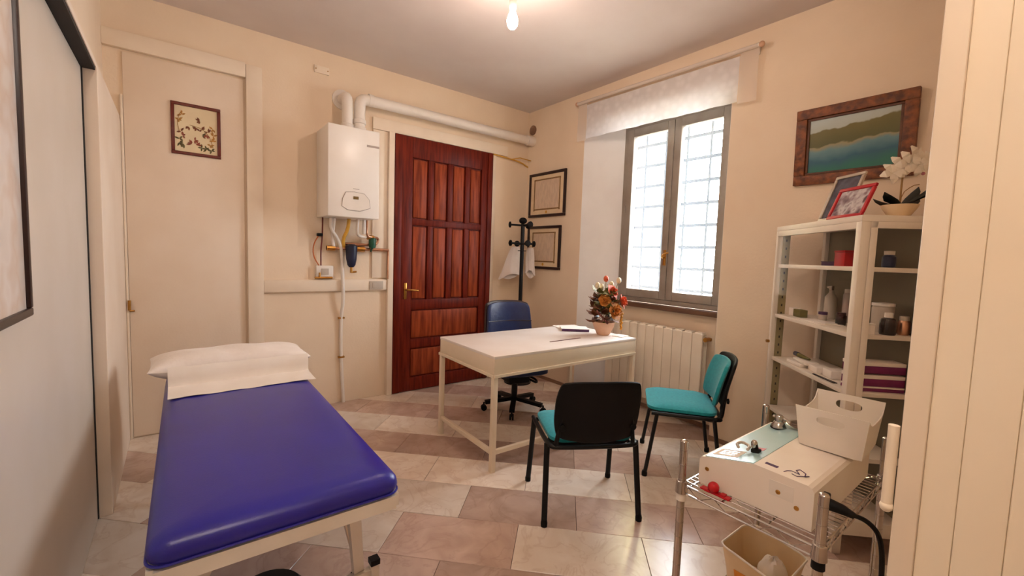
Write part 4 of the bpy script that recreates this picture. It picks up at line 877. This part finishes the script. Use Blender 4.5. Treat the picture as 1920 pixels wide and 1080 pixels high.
for i, (x, y, w, d, h, z, lab) in enumerate(((.56, -.08, .16, .09, .02, 0, 'flat white gauze pack at the far end of the third shelf'), (.52, -.085, .15, .08, .02, .0205, 'white gauze pack on top of another on the third shelf'), (.40, -.10, .12, .08, .035, 0, 'white gauze pack in the middle of the third shelf'), (.283, -.12, .09, .10, .045, 0, 'square white gauze pack nearer the front post'), (.195, -.17, .08, .10, .04, 0, 'cream pack at the back near the front post'))):
    citem('gauze_pack', lab, 'pack', x, y, SZ[2]+z, [('pack', 'paper', bx(w, d, h, .006)), ('label_strip', 'printg', lambda b: box(b, -w/4, w/4, -d/2-.0005, -d/2+.001, h*.3, h*.7))], random.uniform(-.2, .2), 'gauze packs on the third shelf')
citem('tweezers', 'dark steel tweezers lying at the front of the third shelf', 'tweezers', .24, -.035, SZ[2]+.0005, [('arm', 'framed', lambda b: bar(b, (-.09, -.004, .004), (.09, 0, .004), .008, .004)), ('arm', 'framed', lambda b: bar(b, (-.09, .008, .004), (.09, .002, .004), .008, .004))], .06)
for i, (z, h) in enumerate(((.0, .025), (.026, .055), (.088, .055))):
    citem('purple_packet', ('lowest', 'middle', 'topmost')[i]+' purple packet of the stack at the side glass on the third shelf', 'packet', .085, -.165, SZ[2]-.0+z+.0005, [('packet', 'purple', bx(.085, .235, h*.66, .004)), ('white_band', 'paper', lambda b: box(b, -.0425, .0425, -.117, .117, h*.66+.0004, h*.98, .001))], .012*i, 'stack of purple packets')

# on top of the cabinet
def topframe(name, label, s, d, w, h, fm, cm, tilt, yaw=0):
    p = CM @ Vector((s, d, CHT)); n2 = (CM.to_3x3() @ Matrix.Rotation(yaw, 3, 'Z') @ Vector((0, 1, 0)))
    t = picture(name, label, 'photo frame', (p.x, p.y, CHT+h/2*math.cos(tilt)+.002), w, h, (n2.x, n2.y), -tilt, .018, .014, fm, 'photo', cm)
    P('easel_leg', M['framed'], t, lambda b: bar(b, (0, 0, h*.15), (0, h*.30, -h/2*math.cos(tilt)+.035), .03, .004))
    return t
topframe('photo_frame', 'tall silver photo frame standing behind the red one on the cabinet', .385, -.13, .20, .27, M['silver'], ramp_mat('photo_dark', blotch([(50, 48, 58), (84, 80, 92), (60, 46, 52)], 14)), math.radians(20), .15)
topframe('photo_frame', 'red photo frame on the cabinet in front of the silver one', .225, -.085, .235, .175, M['red'], ramp_mat('photo_group', blotch([(70, 44, 52), (150, 128, 132), (206, 196, 196), (96, 70, 74)], 18)), math.radians(22), .12)
oc = thing('potted_orchid', 'white artificial orchid in a shallow cream bowl on the cabinet', 'orchid', inC(.07, -.20, CHT))
P('bowl', M['cream_bin'], oc, lambda b: lathe(b, [(.035, 0), (.042, .005), (.065, .04), (.07, .055), (.064, .055), (.05, .035), (0, .03)], (0, 0, 0), 22))
P('stalk', M['stem'], oc, lambda b: (tube(b, [(0, 0, .04), (-.005, .0, .14), (.0, 0, .20), (.03, -.02, .28)], .004, 7, smooth=1), tube(b, [(.008, 0, .04), (.012, 0, .11), (.05, -.03, .15), (.07, -.05, .155)], .002, 6, smooth=1)))
rv = Vector((.789, -.615, 0)); fv = Vector((.615, .789, 0))
def dl(u, w, z): v = rv*u+fv*w; return (v.x, v.y, z)
for i, (u, z, l, dz) in enumerate(((.02, .055, .10, .75), (.03, .06, .13, .45), (-.02, .055, .085, .12), (.0, .06, .09, .3), (.015, .055, .085, .2), (.03, .058, .11, .62))):
    P('leaf', M['darkleaf'], oc, lambda b: leaf3(b, dl(u*.3, 0, z), dl((1 if u > 0 else -1), (-.3 if i % 2 else .2), dz), l*1.3, .06, .15))
def flower(b, c, r, fd):
    c = Vector(c); d = Vector(fd).normalized(); x, y = frame_of(d)
    for k in range(5):
        a = 2*PI*k/5+.3; e = x*math.cos(a)+y*math.sin(a)
        tng = d.cross(e); rows = []
        for t, ww in ((0, .15), (.3, .7), (.65, .8), (1, .15)): q = c+e*r*t+d*r*.25*math.sin(t*PI); rows.append([q-tng*r*.4*ww, q+d*r*.05, q+tng*r*.4*ww])
        sheet(b, rows, .001)
for u, z, r in ((-.005, .235, .06), (-.04, .205, .055), (.045, .28, .06), (.085, .265, .058), (.02, .255, .06), (.06, .24, .05)):
    P('bloom', M['orch'], oc, lambda b: flower(b, dl(u, random.uniform(-.02, .02), z), r, (-.6+random.uniform(-.4, .4), -.8, random.uniform(-.4, .4))))
P('bud', M['pinkr'], oc, lambda b: ball(b, dl(.095, 0, .205), .008, 8))

# ------------------------------------------------------------------ chrome wire trolley and what is on it
X0, X1, Y0, Y1, ZT, ZS = 1.336, 1.975, .348, .745, .80, .652
rk = thing('wire_trolley', 'chrome wire shelf trolley at the front right', 'trolley', ((X0+X1)/2, (Y0+Y1)/2, 0))
for x in (X0, X1):
    for y in (Y0, Y1):
        ps_ = P('post', M['chrome'], rk, lambda b: tube(b, [(x, y, .03), (x, y, ZT)], .0127, 16), world=True)
        bm = BM()
        for i in range(14): lathe(bm, [(.0127, 0), (.0131, .0005), (.0131, .0025), (.0127, .003)], (x, y, .12+i*.05), 14)
        bm.transform(rk.matrix_basis.inverted()); obj('groove_ring', bm, M['steel'], ps_, True)['kind'] = 'stuff'
        P('collar', M['chrome'], rk, lambda b: lathe(b, [(.0135, ZS-.03), (.02, ZS-.028), (.017, ZS+.012), (.0135, ZS+.014)], (x, y, 0), 16), world=True)
        P('sleeve', M['blackp' if (x == X0 and y == Y0) else 'plast'], rk, lambda b: lathe(b, [(.0132, ZS-.055), (.0165, ZS-.054), (.0155, ZS-.031), (.0132, ZS-.0305)], (x, y, 0), 14), world=True)
        P('post_cap', M['chrome'], rk, lambda b: ball(b, (x, y, ZT), .0128, 12, 1, 1, .5), world=True)
        P('foot', M['blackp'], rk, lambda b: lathe(b, [(.02, 0), (.02, .02), (.013, .03)], (x, y, 0), 14), world=True)
for zs in (ZS, .15):
    P('shelf_rim', M['chrome'], rk, lambda b: [tube(b, [p, q], .0035, 6) for dz in (0, -.028) for p, q in (((X0, Y0, zs+dz), (X1, Y0, zs+dz)), ((X0, Y1, zs+dz), (X1, Y1, zs+dz)), ((X0, Y0, zs+dz), (X0, Y1, zs+dz)), ((X1, Y0, zs+dz), (X1, Y1, zs+dz)))], world=True)
    def zig(b):
        for x in (X0, X1):
            n = 8; tube(b, [(x, Y0+.02+(Y1-Y0-.04)*i/n, zs-(.028 if i % 2 else 0)) for i in range(n+1)], .002, 5)
        for y in (Y0, Y1):
            n = 14; tube(b, [(X0+.02+(X1-X0-.04)*i/n, y, zs-(.028 if i % 2 else 0)) for i in range(n+1)], .002, 5)
    P('zigzag_wire', M['chrome'], rk, zig, world=True)
    for i in range(24 if zs > .5 else 0):
        x = X0+.026+i*.0255
        P('shelf_wire', M['chrome'], rk, lambda b: tube(b, [(x, Y0, zs+.002), (x, Y1, zs+.002)], .0018, 6), world=True)
    if zs < .5: P('lower_wires', M['chrome'], rk, lambda b: [tube(b, [(X0+.026+i*.0255, Y0, zs+.002), (X0+.026+i*.0255, Y1, zs+.002)], .0018, 6) for i in range(24)], world=True)
    P('cross_wire', M['chrome'], rk, lambda b: [tube(b, [(X0, y, zs-.003), (X1, y, zs-.003)], .003, 6) for y in (Y0+.13, Y0+.265)], world=True)

ZM = ZS+.0045
mc = thing('therapy_machine', 'cream electrotherapy machine with a pale blue panel on the trolley', 'machine', (1.68, .55, ZM))
MX0, MX1 = 1.392, 1.945
prof = [(.385, 0), (.385, .112), (.392, .122), (.402, .127), (.545, .131), (.70, .094), (.712, .090), (.718, .080), (.718, 0)]
P('housing', M['mach'], mc, lambda b: prism(b, prof, MX0, MX1, lambda u, v, w: (w, u, ZM+v)), world=True, smooth=False)
def slope(y): return .131+(.094-.131)*(y-.545)/(.70-.545)
P('blue_panel', M['bluep'], mc, lambda b: prism(b, [(.549, slope(.549)), (.549, slope(.549)+.0025), (.70, slope(.70)+.0025), (.70, slope(.70))], MX0+.004, MX1-.01, lambda u, v, w: (w, u, ZM+v)), world=True, smooth=False, label='pale blue control panel')
def onslope(b, x0, x1, y0, y1, h=.0008, base=.0026): prism(b, [(y0, slope(y0)+base), (y0, slope(y0)+base+h), (y1, slope(y1)+base+h), (y1, slope(y1)+base)], x0, x1, lambda u, v, w: (w, u, ZM+v))
P('white_sticker', M['paper'], mc, lambda b: onslope(b, MX0+.03, MX0+.10, .61, .69), world=True, smooth=False)
P('red_label', M['pinkr'], mc, lambda b: onslope(b, MX0+.135, MX0+.165, .575, .61), world=True, smooth=False, label='pink red label')
P('sticker_print', M['steel'], mc, lambda b: [onslope(b, MX0+.042+i*.018, MX0+.050+i*.018, .625, .672, .0006, .0035) for i in range(3)]+[onslope(b, MX0+.042, MX0+.086, .668, .675, .0006, .0035)], world=True, smooth=False)
def flatp(b, x0, x1, y0, y1):
    z = lambda y: .127+(.131-.127)*(y-.402)/(.545-.402)
    prism(b, [(y0, z(y0)), (y0, z(y0)+.0007), (y1, z(y1)+.0007), (y1, z(y1))], x0, x1, lambda u, v, w: (w, u, ZM+v))
P('purple_mark', M['mauve'], mc, lambda b: flatp(b, MX0+.035, MX0+.05, .495, .53), world=True, smooth=False)
def scrib(b):
    q = [(.03, .475), (.045, .47), (.055, .462), (.05, .44), (.07, .455), (.085, .45), (.07, .43), (.045, .425), (.06, .418), (.03, .44), (.035, .455)]
    for (a, c), (d, e) in zip(q[:-1], q[1:]): bar(b, (MX0+a, c, ZM+.1295), (MX0+d, e, ZM+.1295), .0025, .001)
P('caution_symbol', M['mauve'], mc, scrib, world=True, smooth=False)
for y, z in ((.69, .055), (.475, .075), (.425, .05)):
    P('screw', M['brass'], mc, lambda b: (lathe(b, [(.006, 0), (.007, .0015), (.004, .003), (0, .003)], (MX0, y, ZM+z), 10, axis=(-1, 0, 0))), world=True)
P('rating_plate', M['plast'], mc, lambda b: box(b, MX0-.0012, MX0+.001, .435, .50, ZM+.06, ZM+.105), world=True, smooth=False)
for x, y in ((MX0+.02, .40), (MX1-.04, .40)): P('foot', M['blackp'], mc, lambda b: lathe(b, [(.01, -.004), (.01, .002)], (x, y+.02, ZM), 10), world=True)
P('power_inlet', M['blackp'], mc, lambda b: box(b, MX0+.04, MX0+.085, .368, .386, ZM+.045, ZM+.095, .004), world=True, label='black power plug')
# accessories on the machine
zb = lambda y: ZM+slope(y)+.0035
e1 = thing('probe_holder', 'chrome probe standing on the blue panel of the machine', 'probe', (MX1-.105, .645, zb(.645)))
P('cup', M['steel'], e1, lambda b: lathe(b, [(.026, 0), (.027, .006), (.020, .022), (.014, .028), (.014, .048), (.011, .052), (0, .052)], (0, 0, .0), 18))
P('rubber_ring', M['blackp'], e1, lambda b: lathe(b, [(.0272, .0005), (.0285, .002), (.0272, .005)], (0, 0, 0), 18))
e2 = thing('clear_clamp', 'clear plastic and black clamp lying on the blue panel', 'clamp', (MX0+.10, .60, zb(.60)))
P('jaw', M['greyp'], e2, lambda b: (tube(b, [(-.02, .03, .012), (.0, .045, .014), (.03, .04, .014), (.02, .01, .012), (-.01, .005, .010)], .005, 8, smooth=1)))
P('black_knob', M['blackp'], e2, lambda b: (box(b, .0, .025, -.025, .0, .0, .014, .003), tube(b, [(.012, -.012, .014), (.012, -.008, .03)], .008, 8)))
P('spring', M['steel'], e2, lambda b: lathe(b, [(.008, .014), (.01, .02), (.01, .034), (.006, .04)], (.012, -.006, 0), 10))
e3 = thing('steel_dish', 'round shiny steel plate lying at the far end of the machine', 'dish', (MX1-.07, .575, zb(.575)+.003))
P('dish', M['chrome'], e3, lambda b: lathe(b, [(.02, 0), (.045, .002), (.055, .007), (.053, .008), (.04, .004), (0, .003)], (0, 0, 0), 24))
P('handle', M['chrome'], e3, lambda b: tube(b, [(.0, .04, .006), (.01, .07, .008), (.02, .11, .006)], .005, 8))
bs = thing('storage_basket', 'white plastic storage basket with slot handles on the machine', 'basket', (1.80, .445, ZM+.132), math.radians(3))
def bwall(fn, slot):
    """wall with a rounded slot: fn(u,v) -> point, u in [-1,1], v in [0,1]"""
    def f(b):
        W, Hh = 2.0, 1.0; nS = 24
        out, inn = [], []
        sc_u, sc_v = .42, .11; cv = .74
        for i in range(nS):
            a = 2*PI*i/nS; ca, sa = math.cos(a), math.sin(a)
            p = 2.6; k = (abs(ca)**p+abs(sa)**p)**(-1/p)
            inn.append((sc_u*k*ca*.95, cv+sc_v*k*sa))
            t = 1/max(abs(ca)/1.0, (abs(sa)/((1-cv) if sa > 0 else cv)) if abs(sa) > 1e-6 else 0)
            u, v = ca*t, cv+sa*t; out.append((max(-1, min(1, u)), max(0, min(1, v))))
        # add corners exactly
        for cu, cv_ in ((1, 1), (-1, 1), (-1, 0), (1, 0)):
            j = min(range(nS), key=lambda q: (out[q][0]-cu)**2+(out[q][1]-cv_)**2*2); out[j] = (cu, cv_)
        O = [b.verts.new(fn(*q)) for q in out]; I = [b.verts.new(fn(*q)) for q in inn]
        fs = [b.faces.new((O[i], O[(i+1) % nS], I[(i+1) % nS], I[i])) for i in range(nS)]
        bmesh.ops.recalc_face_normals(b, faces=fs); bmesh.ops.solidify(b, geom=fs, thickness=.003)
    return f
bw, bd, bh = .100, .125, .135   # half width (y), half depth (x), height
rim = lambda u: bh+.012*(abs(u)**2)*0
P('end_wall', M['plast'], bs, bwall(lambda u, v: (-bd*(.86+.14*v), bw*u*(.86+.14*v), .002+v*(bh-.0)), True), smooth=False)
P('end_wall', M['plast'], bs, bwall(lambda u, v: (bd*(.86+.14*v), bw*u*(.86+.14*v), .002+v*(bh+.012)), True), smooth=False)
for s in (-1, 1):
    P('side_wall', M['plast'], bs, lambda b: sheet(b, [[(bd*u*(.86+.14*v), s*bw*(.86+.14*v), .002+v*(bh-.028*(1-u**4)+(.012 if u > .9 else 0))) for u in [-1+2*i/12 for i in range(13)]] for v in (0, .33, .66, 1)], .003))
P('bottom', M['plast'], bs, lambda b: prism(b, rrect(bd*1.72, bw*1.72, .02), .0, .003))
cbk = thing('power_cable', 'thick black power cable looping from the machine to the floor', 'cable', (1.45, .33, .5))
P('plug', M['blackp'], cbk, lambda b: tube(b, [(1.455, .37, ZM+.07), (1.458, .335, ZM+.068), (1.465, .31, ZM+.06)], .014, 10, radii=[.017, .014, .009]), world=True)
P('cord', M['blackp'], cbk, lambda b: tube(b, [(1.463, .315, ZM+.062), (1.49, .285, ZM+.05), (1.535, .262, ZM+.0), (1.56, .255, ZM-.12), (1.56, .26, ZM-.35), (1.57, .27, .06), (1.60, .28, .008), (1.75, .26, .008)], .0065, 8, smooth=3), world=True)
rt = thing('red_valve_part', 'translucent red plastic fitting lying on the trolley wires', 'fitting', (1.362, .655, ZS+.004))
P('ball_end', M['redc'], rt, lambda b: ball(b, (0, -.005, .019), .018, 14))
P('flat_wings', M['redc'], rt, lambda b: (box(b, -.012, .012, -.06, .035, .0005, .007, .002), box(b, -.014, .014, .0, .02, .0005, .009, .002), box(b, -.01, .01, -.045, -.03, .0005, .012, .002)))

# waste bin under the trolley
bn = thing('waste_bin', 'cream waste bin with orange print and a plastic bag under the trolley', 'waste bin', (1.765, .635, .155))
BZ = .155
def binw(b):
    G = []
    for z, k in ((0, .82), (.05, .86), (.10, .93), (.145, 1.0)):
        G.append([(x*k, y*k, z+(.012*math.sin(3*math.atan2(y, x)) if z > .14 else 0)) for x, y in rrect(.25, .24, .06, 6)+[rrect(.25, .24, .06, 6)[0]]])
    sheet(b, G, .003)
P('bin_wall', M['cream_bin'], bn, binw)
P('bin_bottom', M['cream_bin'], bn, lambda b: prism(b, rrect(.20, .19, .05), .0, .004))
P('bin_rim', M['bag'], bn, lambda b: tube(b, [(x, y, .147+.012*math.sin(3*math.atan2(y, x))) for x, y in rrect(.252, .242, .06, 6)+[rrect(.252, .242, .06, 6)[0]]], .004, 6))
P('orange_print', M['orangeb'], bn, lambda b: sheet(b, [[(-.125*k-.0025, y*k, z) for y in (-.06, -.02, .02, .06)] for z, k in ((.02, .84), (.06, .875), (.09, .915))], .0008))
P('bag_liner', M['bag'], bn, lambda b: sheet(b, [[(-.04+.055*math.cos(a)*math.sin(t), -.05+.05*math.sin(a)*math.sin(t), .10+.065*math.cos(t)+.006*math.sin(5*a+3*t)) for a in [2*PI*i/16 for i in range(17)]] for t in [.05+1.9*j/7 for j in range(8)]]))
P('rim_hole', M['paper'], bn, lambda b: lathe(b, [(.014, 0), (.014, .002), (0, .002)], (-.02, .119, .115), 12, axis=(0, -1, 0)))
bpy.context.view_layer.update()
